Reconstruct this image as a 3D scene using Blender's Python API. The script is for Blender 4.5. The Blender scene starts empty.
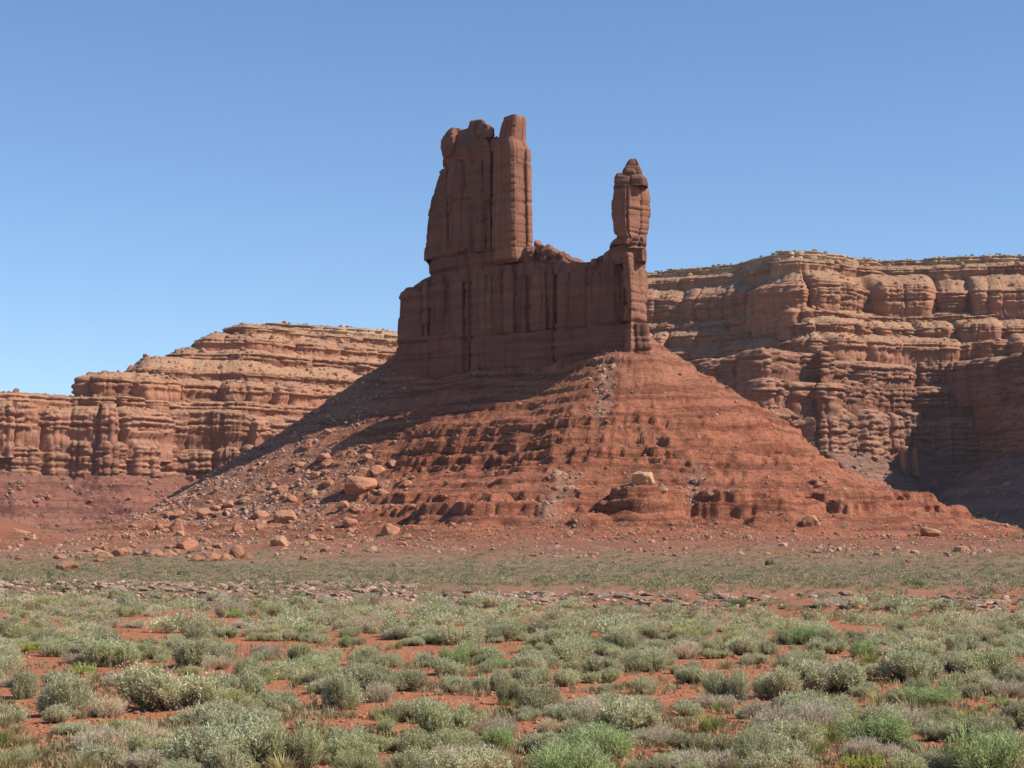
import bpy, math, random
import numpy as np

# ----------------------------------------------------------------- camera, light, exposure
SC = bpy.context.scene
F_PX = 1911.0
CAM_Z = 2.6
PITCH = math.atan(161.0 / F_PX)
cam_d = bpy.data.cameras.new("camera")
cam_d.sensor_width = 36.0
cam_d.lens = F_PX / 1024.0 * 36.0
cam_d.clip_start = 0.1
cam_d.clip_end = 60000.0
cam = bpy.data.objects.new("camera", cam_d)
SC.collection.objects.link(cam)
cam.location = (0, 0, CAM_Z)
cam.rotation_euler = (math.pi / 2 + PITCH, 0, 0)
SC.camera = cam

SUN_AZ = math.radians(106)      # clockwise from +Y (the view direction)
SUN_EL = math.radians(42)
world = bpy.data.worlds.new("World")
SC.world = world
world.use_nodes = True
wn = world.node_tree
sky = wn.nodes.new("ShaderNodeTexSky")
sky.sky_type = 'NISHITA'
sky.sun_disc = False
sky.sun_elevation = SUN_EL
sky.sun_rotation = SUN_AZ
sky.altitude = 1500
sky.air_density = 1.0
sky.dust_density = 0.05
sky.ozone_density = 5.5
bg = wn.nodes["Background"]
bg.inputs["Strength"].default_value = 0.10
wn.links.new(sky.outputs[0], bg.inputs["Color"])

sun_d = bpy.data.lights.new("sun", 'SUN')
sun_d.energy = 4.3
sun_d.angle = math.radians(0.5)
sun_d.color = (1.0, 0.94, 0.86)
sun = bpy.data.objects.new("sun", sun_d)
SC.collection.objects.link(sun)
sun.rotation_euler = (math.pi / 2 - SUN_EL, 0, -SUN_AZ + math.pi)
sun.location = (300, 150, 300)

SC.view_settings.view_transform = 'Standard'
SC.view_settings.look = 'None'
SC.view_settings.exposure = 0.6
SC.view_settings.gamma = 1.0
SC.view_settings.use_curve_mapping = False
SC.render.engine = 'CYCLES'
SC.cycles.max_bounces = 6
SC.cycles.transparent_max_bounces = 4

COL = SC.collection
rng = np.random.default_rng(7)
random.seed(7)

# ----------------------------------------------------------------- numeric helpers
def W(px, py, Y):
    """the world point at distance Y along the sight line of a picture point"""
    a = (px - 512.0) / F_PX
    b = (384.0 - py) / F_PX
    dy = math.cos(PITCH) - b * math.sin(PITCH)
    dz = math.sin(PITCH) + b * math.cos(PITCH)
    t = Y / dy
    return (a * t, Y, CAM_Z + dz * t)

def WX(px, Y): return W(px, 400, Y)[0]
def WZ(py, Y): return W(512, py, Y)[2]

_perms = {}
def _tab(seed):
    if seed not in _perms:
        r = np.random.default_rng(seed)
        p = r.permutation(256).astype(np.int32)
        g = r.normal(size=(256, 3)).astype(np.float32)
        g /= np.linalg.norm(g, axis=1)[:, None]
        _perms[seed] = (np.concatenate([p, p, p]), g)
    return _perms[seed]

def perlin(x, y, z, seed=0):
    p, g = _tab(seed)
    x, y, z = np.broadcast_arrays(np.asarray(x, np.float32), np.asarray(y, np.float32), np.asarray(z, np.float32))
    xi = np.floor(x); yi = np.floor(y); zi = np.floor(z)
    fx = x - xi; fy = y - yi; fz = z - zi
    X = xi.astype(np.int32) & 255; Y = yi.astype(np.int32) & 255; Z = zi.astype(np.int32) & 255
    u = fx * fx * fx * (fx * (fx * 6 - 15) + 10)
    v = fy * fy * fy * (fy * (fy * 6 - 15) + 10)
    w = fz * fz * fz * (fz * (fz * 6 - 15) + 10)
    def gr(i, j, k):
        h = p[p[p[(X + i) & 255] + ((Y + j) & 255)] + ((Z + k) & 255)] & 255
        gg = g[h]
        return gg[..., 0] * (fx - i) + gg[..., 1] * (fy - j) + gg[..., 2] * (fz - k)
    a = gr(0, 0, 0); b = gr(1, 0, 0); x00 = a + u * (b - a)
    a = gr(0, 1, 0); b = gr(1, 1, 0); x10 = a + u * (b - a)
    a = gr(0, 0, 1); b = gr(1, 0, 1); x01 = a + u * (b - a)
    a = gr(0, 1, 1); b = gr(1, 1, 1); x11 = a + u * (b - a)
    y0 = x00 + v * (x10 - x00); y1 = x01 + v * (x11 - x01)
    return (y0 + w * (y1 - y0)) * 1.6

def fbm(x, y, z, octv=4, seed=0, gain=0.5, lac=2.03):
    s = 0.0; a = 1.0; n = 0.0
    for i in range(octv):
        s = s + a * perlin(x, y, z, seed + i)
        n += a; a *= gain
        x = x * lac + 3.1; y = y * lac + 1.7; z = z * lac + 5.3
    return s / n

def ridged(x, y, z, octv=3, seed=0):
    s = 0.0; a = 1.0; n = 0.0
    for i in range(octv):
        s = s + a * (1 - np.abs(perlin(x, y, z, seed + i)) * 1.8)
        n += a; a *= .5
        x = x * 2.1; y = y * 2.1; z = z * 2.1
    return s / n

def worley(x, y, z, seed=0):
    """nearest and second cell distance and a random number per cell"""
    p, g = _tab(seed)
    x = np.asarray(x, np.float32); y = np.asarray(y, np.float32); z = np.asarray(z, np.float32)
    xi = np.floor(x).astype(np.int32); yi = np.floor(y).astype(np.int32); zi = np.floor(z).astype(np.int32)
    f1 = np.full(x.shape, 9, np.float32); f2 = f1.copy(); rn = np.zeros(x.shape, np.float32)
    for i in (-1, 0, 1):
        for j in (-1, 0, 1):
            for k in (-1, 0, 1):
                h = p[p[p[(xi + i) & 255] + ((yi + j) & 255)] + ((zi + k) & 255)] & 255
                o = g[h] * .5 + .5
                d = (xi + i + o[..., 0] - x) ** 2 + (yi + j + o[..., 1] - y) ** 2 + (zi + k + o[..., 2] - z) ** 2
                c = d < f1
                f2 = np.where(c, f1, np.minimum(f2, d)); rn = np.where(c, (h * 0.6180339) % 1.0, rn); f1 = np.where(c, d, f1)
    return np.sqrt(f1), np.sqrt(f2), rn

def rects(U, Z, seed, wlo, whi, hlo, hhi, wob=.2):
    """joint-bounded blocks: vertical joints at irregular places, each column broken by beds of its own.
    Returns distance to the joint, distance to the bed break, a random number per block and per column"""
    r = np.random.default_rng(seed)
    b = [float(U.min()) - 1]
    while b[-1] < U.max() + 1: b.append(b[-1] + r.uniform(wlo, whi))
    b = np.array(b)
    Uw = U + wob * perlin(U / (wlo * 1.5), Z / (hlo * 2.0), 0 * U + seed % 17, 801)
    i = np.clip(np.searchsorted(b, Uw.ravel(), side='right').reshape(U.shape) - 1, 0, len(b) - 2)
    du = np.minimum(Uw - b[i], b[i + 1] - Uw)
    h = r.uniform(hlo, hhi, len(b))[i]; ph = r.uniform(0, 50, len(b))[i]
    zz = (Z + ph) / h + .45 * perlin(Z / h / 1.7, i * 3.3, 0 * U, 803)
    k = np.floor(zz); f = zz - k; dz = np.minimum(f, 1 - f) * h
    q = np.sin(i * 12.9898 + k * 78.233 + seed * 1.17) * 43758.5453
    return du, dz, q - np.floor(q), r.random(len(b))[i]

def sstep(a, b, x):
    t = np.clip((x - a) / (b - a), 0, 1)
    return t * t * (3 - 2 * t)

# ----------------------------------------------------------------- object helpers
def mk_mesh(name, verts, quads=None, tris=None, smooth=True, mat=None, attrs=None, sharp=None):
    me = bpy.data.meshes.new(name)
    verts = np.asarray(verts, np.float32).reshape(-1, 3)
    nq = 0 if quads is None else len(quads)
    nt = 0 if tris is None else len(tris)
    me.vertices.add(len(verts))
    me.vertices.foreach_set("co", verts.ravel())
    idx = []
    if nq: idx.append(np.asarray(quads, np.int32).ravel())
    if nt: idx.append(np.asarray(tris, np.int32).ravel())
    idx = np.concatenate(idx)
    me.loops.add(len(idx))
    me.loops.foreach_set("vertex_index", idx)
    me.polygons.add(nq + nt)
    st = np.concatenate([np.arange(nq) * 4, nq * 4 + np.arange(nt) * 3]).astype(np.int32)
    me.polygons.foreach_set("loop_start", st)
    me.polygons.foreach_set("use_smooth", np.full(nq + nt, smooth, bool))
    if attrs:
        for k, a in attrs.items():
            a = np.asarray(a, np.float32)
            if a.ndim == 1:
                at = me.attributes.new(k, 'FLOAT', 'POINT'); at.data.foreach_set("value", a)
            else:
                if a.shape[1] == 3: a = np.concatenate([a, np.ones((len(a), 1), np.float32)], 1)
                at = me.attributes.new(k, 'FLOAT_COLOR', 'POINT'); at.data.foreach_set("color", a.ravel())
    me.update(calc_edges=True)
    me.validate()
    if mat: me.materials.append(mat)
    return me

def link(name, me, parent=None, **props):
    o = bpy.data.objects.new(name, me)
    COL.objects.link(o)
    if parent is not None: o.parent = parent
    for k, v in props.items(): o[k] = v
    return o

def grid_quads(R, C, wrap=False, off=0):
    r = np.arange(R - 1)[:, None]
    n = C if wrap else C - 1
    c = np.arange(n)[None, :]
    c2 = (c + 1) % C
    q = np.stack([r * C + c + 0 * c, r * C + c2, (r + 1) * C + c2, (r + 1) * C + c], -1)
    return q.reshape(-1, 4) + off

class Pool:
    """collects pieces of one mesh"""
    def __init__(s): s.v = []; s.q = []; s.t = []; s.c = []; s.n = 0
    def add(s, v, q=None, t=None, c=None):
        v = np.asarray(v, np.float32).reshape(-1, 3)
        if q is not None and len(q): s.q.append(np.asarray(q) + s.n)
        if t is not None and len(t): s.t.append(np.asarray(t) + s.n)
        s.v.append(v)
        c = np.ones((len(v), 3), np.float32) if c is None else np.broadcast_to(np.asarray(c, np.float32), (len(v), 3))
        s.c.append(c); s.n += len(v)
    def build(s, name, mat, smooth=True):
        return mk_mesh(name, np.concatenate(s.v), np.concatenate(s.q) if s.q else None,
                       np.concatenate(s.t) if s.t else None, smooth, mat, {"tint": np.concatenate(s.c)})

# ----------------------------------------------------------------- materials
class NT:
    def __init__(s, name, rough=0.95):
        s.m = bpy.data.materials.new(name); s.m.use_nodes = True
        s.t = s.m.node_tree; s.b = s.t.nodes["Principled BSDF"]
        s.b.inputs["Roughness"].default_value = rough
        s.b.inputs["Specular IOR Level"].default_value = 0.15
    def n(s, typ, ins=None, **kw):
        x = s.t.nodes.new(typ)
        for k, v in kw.items(): setattr(x, k, v)
        for k, v in (ins or {}).items():
            if hasattr(v, 'is_output') or isinstance(v, bpy.types.NodeSocket): s.t.links.new(v, x.inputs[k])
            else: x.inputs[k].default_value = v
        return x
    def math(s, op, a, b=0.0, clamp=False):
        return s.n("ShaderNodeMath", {0: a, 1: b}, operation=op, use_clamp=clamp).outputs[0]
    def mixc(s, f, a, b, blend='MIX'):
        x = s.n("ShaderNodeMix", data_type='RGBA', blend_type=blend)
        for k, v in ((0, f), (6, a), (7, b)):
            if isinstance(v, bpy.types.NodeSocket): s.t.links.new(v, x.inputs[k])
            else: x.inputs[k].default_value = v if k == 0 else (tuple(v) + (1,) if len(v) == 3 else v)
        return x.outputs[2]
    def scale(s, vec, sc):
        return s.n("ShaderNodeVectorMath", {0: vec, 1: sc}, operation='MULTIPLY').outputs[0]
    def noise(s, vec, scale, detail=4, rough=.55):
        return s.n("ShaderNodeTexNoise", {"Vector": vec, "Scale": scale, "Detail": detail, "Roughness": rough}).outputs[0]
    def ramp(s, f, a, b):
        return s.n("ShaderNodeMapRange", {0: f, 1: a, 2: b, 3: 0.0, 4: 1.0}).outputs[0]
    def done(s, color, height=None, dist=0.1, strength=1.0):
        s.t.links.new(color, s.b.inputs["Base Color"])
        if height is not None:
            bp = s.n("ShaderNodeBump", {"Height": height, "Distance": dist, "Strength": strength})
            s.t.links.new(bp.outputs[0], s.b.inputs["Normal"])
        return s.m

def rock_material(name, unit, scrub=0.0, dust=(0.40, 0.20, 0.115), dust_amt=.6, dip=0.0, streak=.35, band=.35, obj_space=False, bump=.5):
    """unit: metres of the typical visible detail"""
    k = NT(name)
    geo = k.n("ShaderNodeNewGeometry")
    tint = k.n("ShaderNodeAttribute", attribute_name="tint").outputs[0]
    if obj_space:
        pos = k.n("ShaderNodeTexCoord").outputs["Object"]
        oi = k.n("ShaderNodeObjectInfo")
        loc = oi.outputs["Location"]
        pos = k.n("ShaderNodeVectorMath", {0: pos, 1: loc}, operation='ADD').outputs[0]
    else:
        pos = geo.outputs["Position"]
    sx = k.n("ShaderNodeSeparateXYZ", {0: pos})
    # bedding
    zz = k.math('SUBTRACT', sx.outputs[2], k.math('MULTIPLY', sx.outputs[0], dip))
    bed = k.n("ShaderNodeCombineXYZ", {0: k.math('MULTIPLY', sx.outputs[0], .035 / unit), 1: k.math('MULTIPLY', sx.outputs[1], .035 / unit), 2: k.math('MULTIPLY', zz, .9 / unit)}).outputs[0]
    nb = k.noise(bed, 1.0, 5, .62)
    ver = k.scale(pos, (.9 / unit, .9 / unit, .06 / unit))
    nv = k.noise(ver, .8, 4, .6)
    nl = k.noise(pos, .12 / unit, 4, .55)
    nf = k.noise(pos, 2.2 / unit, 5, .65)
    c = tint
    # patchy colour: darker iron varnish, paler fresh faces
    c = k.mixc(k.math('MULTIPLY', k.ramp(nl, .35, .68), .45), c, k.mixc(1.0, c, (1.32, 1.22, 1.12), 'MULTIPLY'))
    c = k.mixc(k.math('MULTIPLY', k.ramp(nb, .50, .64), band), c, k.mixc(1.0, c, (.55, .50, .50), 'MULTIPLY'))
    c = k.mixc(k.math('MULTIPLY', k.ramp(nb, .46, .34), band), c, k.mixc(1.0, c, (1.25, 1.2, 1.15), 'MULTIPLY'))
    c = k.mixc(k.math('MULTIPLY', k.ramp(nv, .50, .70), streak), c, k.mixc(1.0, c, (.50, .44, .44), 'MULTIPLY'))
    c = k.mixc(k.math('MULTIPLY', k.ramp(nf, .42, .62), .35), c, k.mixc(1.0, c, (.72, .68, .66), 'MULTIPLY'))
    nz = k.n("ShaderNodeSeparateXYZ", {0: geo.outputs["True Normal"]}).outputs[2]
    flat = k.ramp(k.math('ADD', nz, k.math('MULTIPLY', k.math('SUBTRACT', nf, .5), .5)), .55, .80)
    c = k.mixc(k.math('MULTIPLY', flat, dust_amt), c, dust)
    if scrub > 0:
        sp = k.noise(pos, .22 / unit, 3, .6)
        sp2 = k.noise(pos, 1.3 / unit, 2, .5)
        m = k.math('MULTIPLY', k.ramp(sp2, .52, .60), k.ramp(sp, .40, .58))
        m = k.math('MULTIPLY', m, k.ramp(nz, .62, .8))
        c = k.mixc(k.math('MULTIPLY', m, scrub), c, (.075, .08, .045))
    h = k.math('ADD', k.math('MULTIPLY', nf, 1.1), k.math('MULTIPLY', nb, .45))
    h = k.math('ADD', h, k.math('MULTIPLY', nv, .9))
    return k.done(c, h, unit * .55, bump)

M_CASTLE = rock_material("red_sandstone", 1.0, dip=0.0, dust=(.30, .155, .105), dust_amt=.5, streak=.5, band=.25, bump=.9)
M_MESA = rock_material("mesa_sandstone", 3.0, scrub=.85, dust=(.40, .22, .125), dust_amt=.75)
M_BOULDER = rock_material("boulder_sandstone", 0.6, obj_space=True, dust=(.40, .22, .13), dust_amt=.35, streak=.15, band=.25, bump=.8)
M_RUBBLE = rock_material("rubble_stone", 0.4, dust=(.42, .26, .17), dust_amt=.3, streak=.1, band=.15)

M_MTALUS = rock_material("mesa_talus", 2.2, scrub=.8, dust=(.27, .125, .088), dust_amt=.35, streak=.1, band=.85, bump=.8)

def soil_material():
    k = NT("red_soil")
    geo = k.n("ShaderNodeNewGeometry"); pos = geo.outputs["Position"]
    tint = k.n("ShaderNodeAttribute", attribute_name="tint").outputs[0]
    n1 = k.noise(pos, .35, 5, .6); n2 = k.noise(pos, 3.0, 5, .65); n3 = k.noise(pos, 22.0, 4, .6)
    vo = k.n("ShaderNodeTexVoronoi", {"Vector": pos, "Scale": 9.0}).outputs[0]
    c = k.mixc(k.math('MULTIPLY', k.ramp(n1, .36, .66), .5), tint, k.mixc(1.0, tint, (1.22, 1.26, 1.28), 'MULTIPLY'))
    c = k.mixc(k.math('MULTIPLY', k.ramp(n2, .48, .66), .5), c, k.mixc(1.0, c, (.72, .66, .64), 'MULTIPLY'))
    c = k.mixc(k.math('MULTIPLY', k.ramp(n3, .5, .7), .45), c, k.mixc(1.0, c, (.62, .58, .55), 'MULTIPLY'))
    h = k.math('ADD', k.math('MULTIPLY', n2, 1.6), k.math('MULTIPLY', n3, .5))
    h = k.math('ADD', h, k.math('MULTIPLY', vo, -.35))
    return k.done(c, h, .09, .9)
M_SOIL = soil_material()

def slope_material():
    k = NT("talus_soil")
    geo = k.n("ShaderNodeNewGeometry"); pos = geo.outputs["Position"]
    tint = k.n("ShaderNodeAttribute", attribute_name="tint").outputs[0]
    rub = k.n("ShaderNodeAttribute", attribute_name="rubble").outputs[2]
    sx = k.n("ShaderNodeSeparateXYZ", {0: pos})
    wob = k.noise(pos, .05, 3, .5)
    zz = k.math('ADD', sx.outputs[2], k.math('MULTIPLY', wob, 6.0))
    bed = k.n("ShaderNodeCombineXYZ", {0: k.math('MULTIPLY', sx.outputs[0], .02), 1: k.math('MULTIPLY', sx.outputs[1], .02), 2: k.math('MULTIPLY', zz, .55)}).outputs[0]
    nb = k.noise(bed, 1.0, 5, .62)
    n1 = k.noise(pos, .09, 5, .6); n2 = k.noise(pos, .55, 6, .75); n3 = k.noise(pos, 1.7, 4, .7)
    c = k.mixc(k.math('MULTIPLY', k.ramp(nb, .50, .57), .8), tint, k.mixc(1.0, tint, (.56, .48, .48), 'MULTIPLY'))  # dark strata; the bands also paint in shade lines under the ledges
    c = k.mixc(k.math('MULTIPLY', k.ramp(nb, .45, .36), .4), c, k.mixc(1.0, c, (1.25, 1.22, 1.2), 'MULTIPLY'))
    c = k.mixc(k.math('MULTIPLY', k.ramp(n1, .4, .65), .4), c, k.mixc(1.0, c, (1.15, 1.22, 1.25), 'MULTIPLY'))
    c = k.mixc(k.math('MULTIPLY', k.ramp(n2, .5, .60), .65), c, k.mixc(1.0, c, (.60, .54, .52), 'MULTIPLY'))
    # fine stone litter
    sm = k.math('MULTIPLY', k.ramp(n3, .60, .68), k.math('ADD', .35, rub))
    c = k.mixc(k.math('MULTIPLY', sm, .6), c, k.mixc(n2, (.17, .085, .06), (.42, .28, .20)))
    sd = k.ramp(n3, .42, .34)
    c = k.mixc(k.math('MULTIPLY', sd, .35), c, k.mixc(1.0, c, (.55, .5, .5), 'MULTIPLY'))
    c = k.mixc(k.math('MULTIPLY', k.ramp(k.math('ADD', rub, k.math('SUBTRACT', n2, .5)), .25, .9), .65), c, k.mixc(n3, (.22, .12, .085), (.40, .27, .20)))
    # scattered low scrub
    sp = k.noise(pos, .9, 2, .5)
    c = k.mixc(k.math('MULTIPLY', k.ramp(sp, .60, .66), .6), c, (.12, .115, .065))
    h = k.math('ADD', k.math('MULTIPLY', n2, 1.3), k.math('MULTIPLY', nb, 1.2))
    h = k.math('ADD', h, k.math('MULTIPLY', sm, .5))
    return k.done(c, h, .9, 1.0)
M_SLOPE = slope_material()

def leaf_material(name, rough=.8, vary=.25):
    k = NT(name, rough)
    tint = k.n("ShaderNodeAttribute", attribute_name="tint").outputs[0]
    oc = k.n("ShaderNodeObjectInfo").outputs["Color"]
    c = k.mixc(1.0, tint, oc, 'MULTIPLY')
    tr = k.n("ShaderNodeBsdfTranslucent", {"Color": c})
    ms = k.n("ShaderNodeMixShader", {0: .40})
    k.t.links.new(k.b.outputs[0], ms.inputs[1]); k.t.links.new(tr.outputs[0], ms.inputs[2])
    out = k.t.nodes["Material Output"]
    k.t.links.new(ms.outputs[0], out.inputs[0])
    k.t.links.new(c, k.b.inputs["Base Color"])
    return k.m
M_LEAF = leaf_material("shrub_leaf")
def stem_material():
    k = NT("shrub_wood")
    tint = k.n("ShaderNodeAttribute", attribute_name="tint").outputs[0]
    pos = k.n("ShaderNodeTexCoord").outputs["Object"]
    c = k.mixc(k.ramp(k.noise(pos, 30.0, 3), .4, .6), tint, k.mixc(1.0, tint, (.6, .55, .5), 'MULTIPLY'))
    return k.done(c)
M_STEM = stem_material()

# ----------------------------------------------------------------- terrain functions
BAND_PX = [(-400, 593), (0, 596), (330, 600), (600, 605), (900, 609), (1400, 611)]
def band_y(x, y):
    """distance of the foot of the broken rock bank, as a function of direction"""
    px = 512 + F_PX * x / np.maximum(y, 5)
    py = np.interp(px, [p[0] for p in BAND_PX], [p[1] for p in BAND_PX])
    return CAM_Z * F_PX / (py - 545.0)

def ground_h(x, y):
    x = np.asarray(x, np.float64); y = np.asarray(y, np.float64)
    z = .16 * fbm(x / 7, y / 7, 0 * x, 4, 11) * np.clip(y / 20, 0, 1)
    z = z + .5 * fbm(x / 40, y / 40, 0 * x + 3, 3, 15) * sstep(60, 150, y)
    by = band_y(x, y) + 3.0 * perlin(x / 9, y * 0 + 2, 0 * x, 21)
    z = z + 0.5 * sstep(0, 12, y - by) - .55 * np.exp(-((y - by + 5) / 6.0) ** 2)
    # low red benches of the apron
    a = sstep(190, 330, y) * (1 - sstep(1500, 2500, y))
    hum = 1.3 * fbm(x / 22, y / 34, 0 * x + 9, 5, 31) + .8 * ridged(x / 30, y / 26, 0 * x, 3, 41)
    z = z + a * hum + sstep(150, 260, y) * (1 - sstep(1500, 2500, y)) * (.45 * fbm(x / 5, y / 7, 0 * x, 4, 35) + .75 * ridged(x / 13, y / 8, 0 * x + 5, 3, 37))
    z = z + 1.8 * sstep(260, 440, y) * (1 - sstep(1500, 2500, y))
    # debris mound at the far end of the plain
    mx, my = WX(-45, 500), 500
    r = np.hypot((x - mx) / 44, (y - my) / 60)
    z = z + 10 * np.clip(1 - r, 0, 1) ** 1.3 * (1 + .4 * fbm(x / 14, y / 14, 0 * x, 4, 51))
    return z

PR_D = [0, 3, 19, 38, 57, 76, 101, 120, 140]; PR_H = [1.02, 1, .81, .615, .41, .255, .105, .025, 0]
PL_D = [0, 1, 15, 46, 62, 84, 106, 126, 146]; PL_H = [1.02, 1, .84, .497, .345, .145, .045, .01, 0]
RIDGE_A = (40.0, 598.0); RIDGE_B = (-42.0, 664.0)
LEDGES = [(5, .35, .5), (8.6, 1.0, .6), (12.0, .9, .6), (16.5, .4, .5), (20, .55, .45), (22.4, .6, .45), (24.3, 1.0, .5), (26.2, .5, .4), (28.2, .85, .45), (30.0, .45, .4), (32, .6, .45), (34, .95, .5), (36, .4, .4), (39, .5, .45), (42, .6, .5), (46, .4, .4), (50, .5, .45), (54.5, .8, .5), (60, .5, .5)]
MOUNDS = [(645, 507, 13, 6.0), (440, 512, 9, 4.2), (530, 519, 9, 3.0), (590, 520, 6, 3.0), (780, 506, 14, 3.2), (860, 518, 14, 2.4), (485, 508, 11, 3.4), (720, 512, 9, 2.6)]

def cone_h(x, y, detail=True):
    """(height, rubble share) of the talus cone above the plain"""
    x = np.asarray(x, np.float64); y = np.asarray(y, np.float64)
    ax, ay = RIDGE_A; bx, by_ = RIDGE_B; L2 = (bx - ax) ** 2 + (by_ - ay) ** 2
    tt = np.clip(((x - ax) * (bx - ax) + (y - ay) * (by_ - ay)) / L2, 0, 1)
    dx = x - (ax + tt * (bx - ax)); dy = y - (ay + tt * (by_ - ay))
    d = np.hypot(dx, dy); f0 = math.atan2(-(ax - bx), -(by_ - ay))       # the side that faces the plain
    th = np.mod(np.arctan2(dy, dx) - f0 + math.pi, 2 * math.pi) - math.pi
    s = -math.sqrt(L2) * tt + 55 * th
    s = s + 5.0 * perlin(d / 26, s / 30, th, 63) + 2.2 * perlin(d / 9, x / 14, y / 14, 65)
    wr = sstep(-95, 100, x)
    d2 = d * (1 + .10 * perlin(s / 38, d / 90, 0 * s, 61))
    top = 65 - 1.5 * tt
    h = top * (wr * np.interp(d2, PR_D, PR_H) + (1 - wr) * np.interp(d2, PL_D, PL_H))
    if not detail: return h, 0 * h
    h = h + 6.5 * np.exp(-((x - 31) / 17) ** 2 - ((y - 579) / 13) ** 2)
    left = sstep(-22, -62, x)               # the bouldery flank
    mid = sstep(12, 60, d) * (1 - sstep(95, 135, d))
    rib = ridged(s / 17 + .6 * perlin(s / 30, d / 40, 0 * s, 71), d / 160, 0 * s, 3, 73)
    h = h + mid * ((2.0 + 2.6 * sstep(24, 12, h)) * (rib - .55) * (1 - .6 * left) + 1.2 * fbm(s / 8, d / 14, 0 * s, 3, 79))
    for (px, py, rad, hh) in MOUNDS:
        c = MOUND_C.get((px, py))
        if c is not None:
            r = np.hypot(x - c[0], (y - c[1]) * .9) / rad
            h = h + hh * np.clip(1 - r * r, 0, 1) ** .8
    # a steep band of beds with a bench above and below it
    t = (h + 2.0 * perlin(x / 40, y / 40, 0 * s, 67) - 29.5) / 6.5
    h = h + 2.6 * (1 - .9 * left) * np.tanh(t * 1.3) * np.exp(-(t / 1.9) ** 2)
    # ledges: sandstone beds step the slope
    hw = h + 1.6 * perlin(x / 45, y / 45, 0 * s + 4, 81) + .7 * fbm(x / 3.5, y / 3.5, 0 * s, 3, 83)
    lm = (1 - .85 * left) * sstep(0.5, 6, h)
    add = 0 * h
    for i, (zk, amp, w) in enumerate(LEDGES):
        m = np.clip((1.0 if amp > .7 else .6) + (.7 if amp > .7 else 1.4) * fbm(s / (20 + i * 7 % 19), 0 * s + i * 7.7, d / 40, 5, 85, .6), 0, 1.5)
        t = (hw - zk + 1.3 * fbm(s / 7, d / 12, 0 * s + i, 4, 87, .6)) / w
        add = add + 1.5 * amp * m * (np.tanh(t * 2.5) * np.exp(-(t / 2.2) ** 2)) * 1.0
    h = h + lm * add
    h = h + (.5 * fbm(x / 4.0, y / 4.0, h / 3.2, 5, 91, .6) +   .55 * ridged(s / 5.5, d / 25, 0 * s, 2, 93) * mid) * sstep(.5, 5, h)
    # rubble chutes
    ch = 0 * h
    for (x0, d0, x1, d1, wd) in CHUTES:
        t = np.clip((d - d0) / (d1 - d0), 0, 1)
        cx = x0 + (x1 - x0) * t + 2.0 * perlin(d / 16, 0 * d + x0, 0 * d, 95)
        ch = np.maximum(ch, np.exp(-((x - cx) / wd) ** 2) * sstep(d0 - 5, d0 + 5, d) * (1 - sstep(d1 - 5, d1 + 8, d)))
    ch = np.where(np.abs(th) > 1.6, 0, ch)
    h = h - .5 * ch
    rub = np.clip(.8 * ch + left * np.clip(.55 + 1.1 * fbm(x / 14, y / 14, 0 * x, 3, 97), 0, 1) * sstep(2, 10, h), 0, 1)
    return h, rub
CHUTES = [(30, 22, 25, 46, 3.6), (17, 66, 8, 104, 4.0), (52, 62, 48, 92, 2.2)]
MOUND_C = {}
def total_h(x, y):
    c, _ = cone_h(x, y)
    return ground_h(x, y) + c
def pick(px, py, y0=14.0, y1=900.0, fn=None):
    """where the sight line through a picture point meets the ground"""
    a = (px - 512.0) / F_PX; b = (384.0 - py) / F_PX
    dy = math.cos(PITCH) - b * math.sin(PITCH); dz = math.sin(PITCH) + b * math.cos(PITCH)
    Y = np.geomspace(y0, y1, 170)
    for _ in range(2):
        x = a / dy * Y; z = CAM_Z + dz / dy * Y
        g = (fn or total_h)(x, Y)
        k = np.nonzero(g >= z)[0]
        if not len(k): return None
        i = k[0]
        if _ == 0: Y = np.linspace(Y[max(i - 1, 0)], Y[i], 24)
    return float(x[i]), float(Y[i]), float(g[i])
for (px, py, rad, hh) in MOUNDS:
    p = pick(px, py, 350, 700)
    if p: MOUND_C[(px, py)] = (p[0], p[1])

from concurrent.futures import ThreadPoolExecutor
def by_rows(fn, X, Y, n=12):
    """a height function over a large grid, a few rows at a time on every core"""
    with ThreadPoolExecutor(4) as ex:
        out = list(ex.map(lambda c: fn(c[0], c[1]), zip(np.array_split(X, n), np.array_split(Y, n))))
    if isinstance(out[0], tuple): return tuple(np.concatenate([o[i] for o in out]) for i in range(len(out[0])))
    return np.concatenate(out)
GRID = {}
def fast_h(x, y):
    """terrain height read off the finished sheet"""
    xs, ys, Z = GRID['xs'], GRID['ys'], GRID['Z']
    i = np.clip(np.searchsorted(ys, y) - 1, 0, len(ys) - 2); j = np.clip(np.searchsorted(xs, x) - 1, 0, len(xs) - 2)
    v = np.clip((y - ys[i]) / (ys[i + 1] - ys[i]), 0, 1); u = np.clip((x - xs[j]) / (xs[j + 1] - xs[j]), 0, 1)
    z = (Z[i, j] * (1 - u) + Z[i, j + 1] * u) * (1 - v) + (Z[i + 1, j] * (1 - u) + Z[i + 1, j + 1] * u) * v
    out = (y < ys[0]) | (x < xs[0]) | (x > xs[-1]) | (y > ys[-1])
    if out.any(): z = np.where(out, ground_h(x, y), z)
    return z

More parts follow.
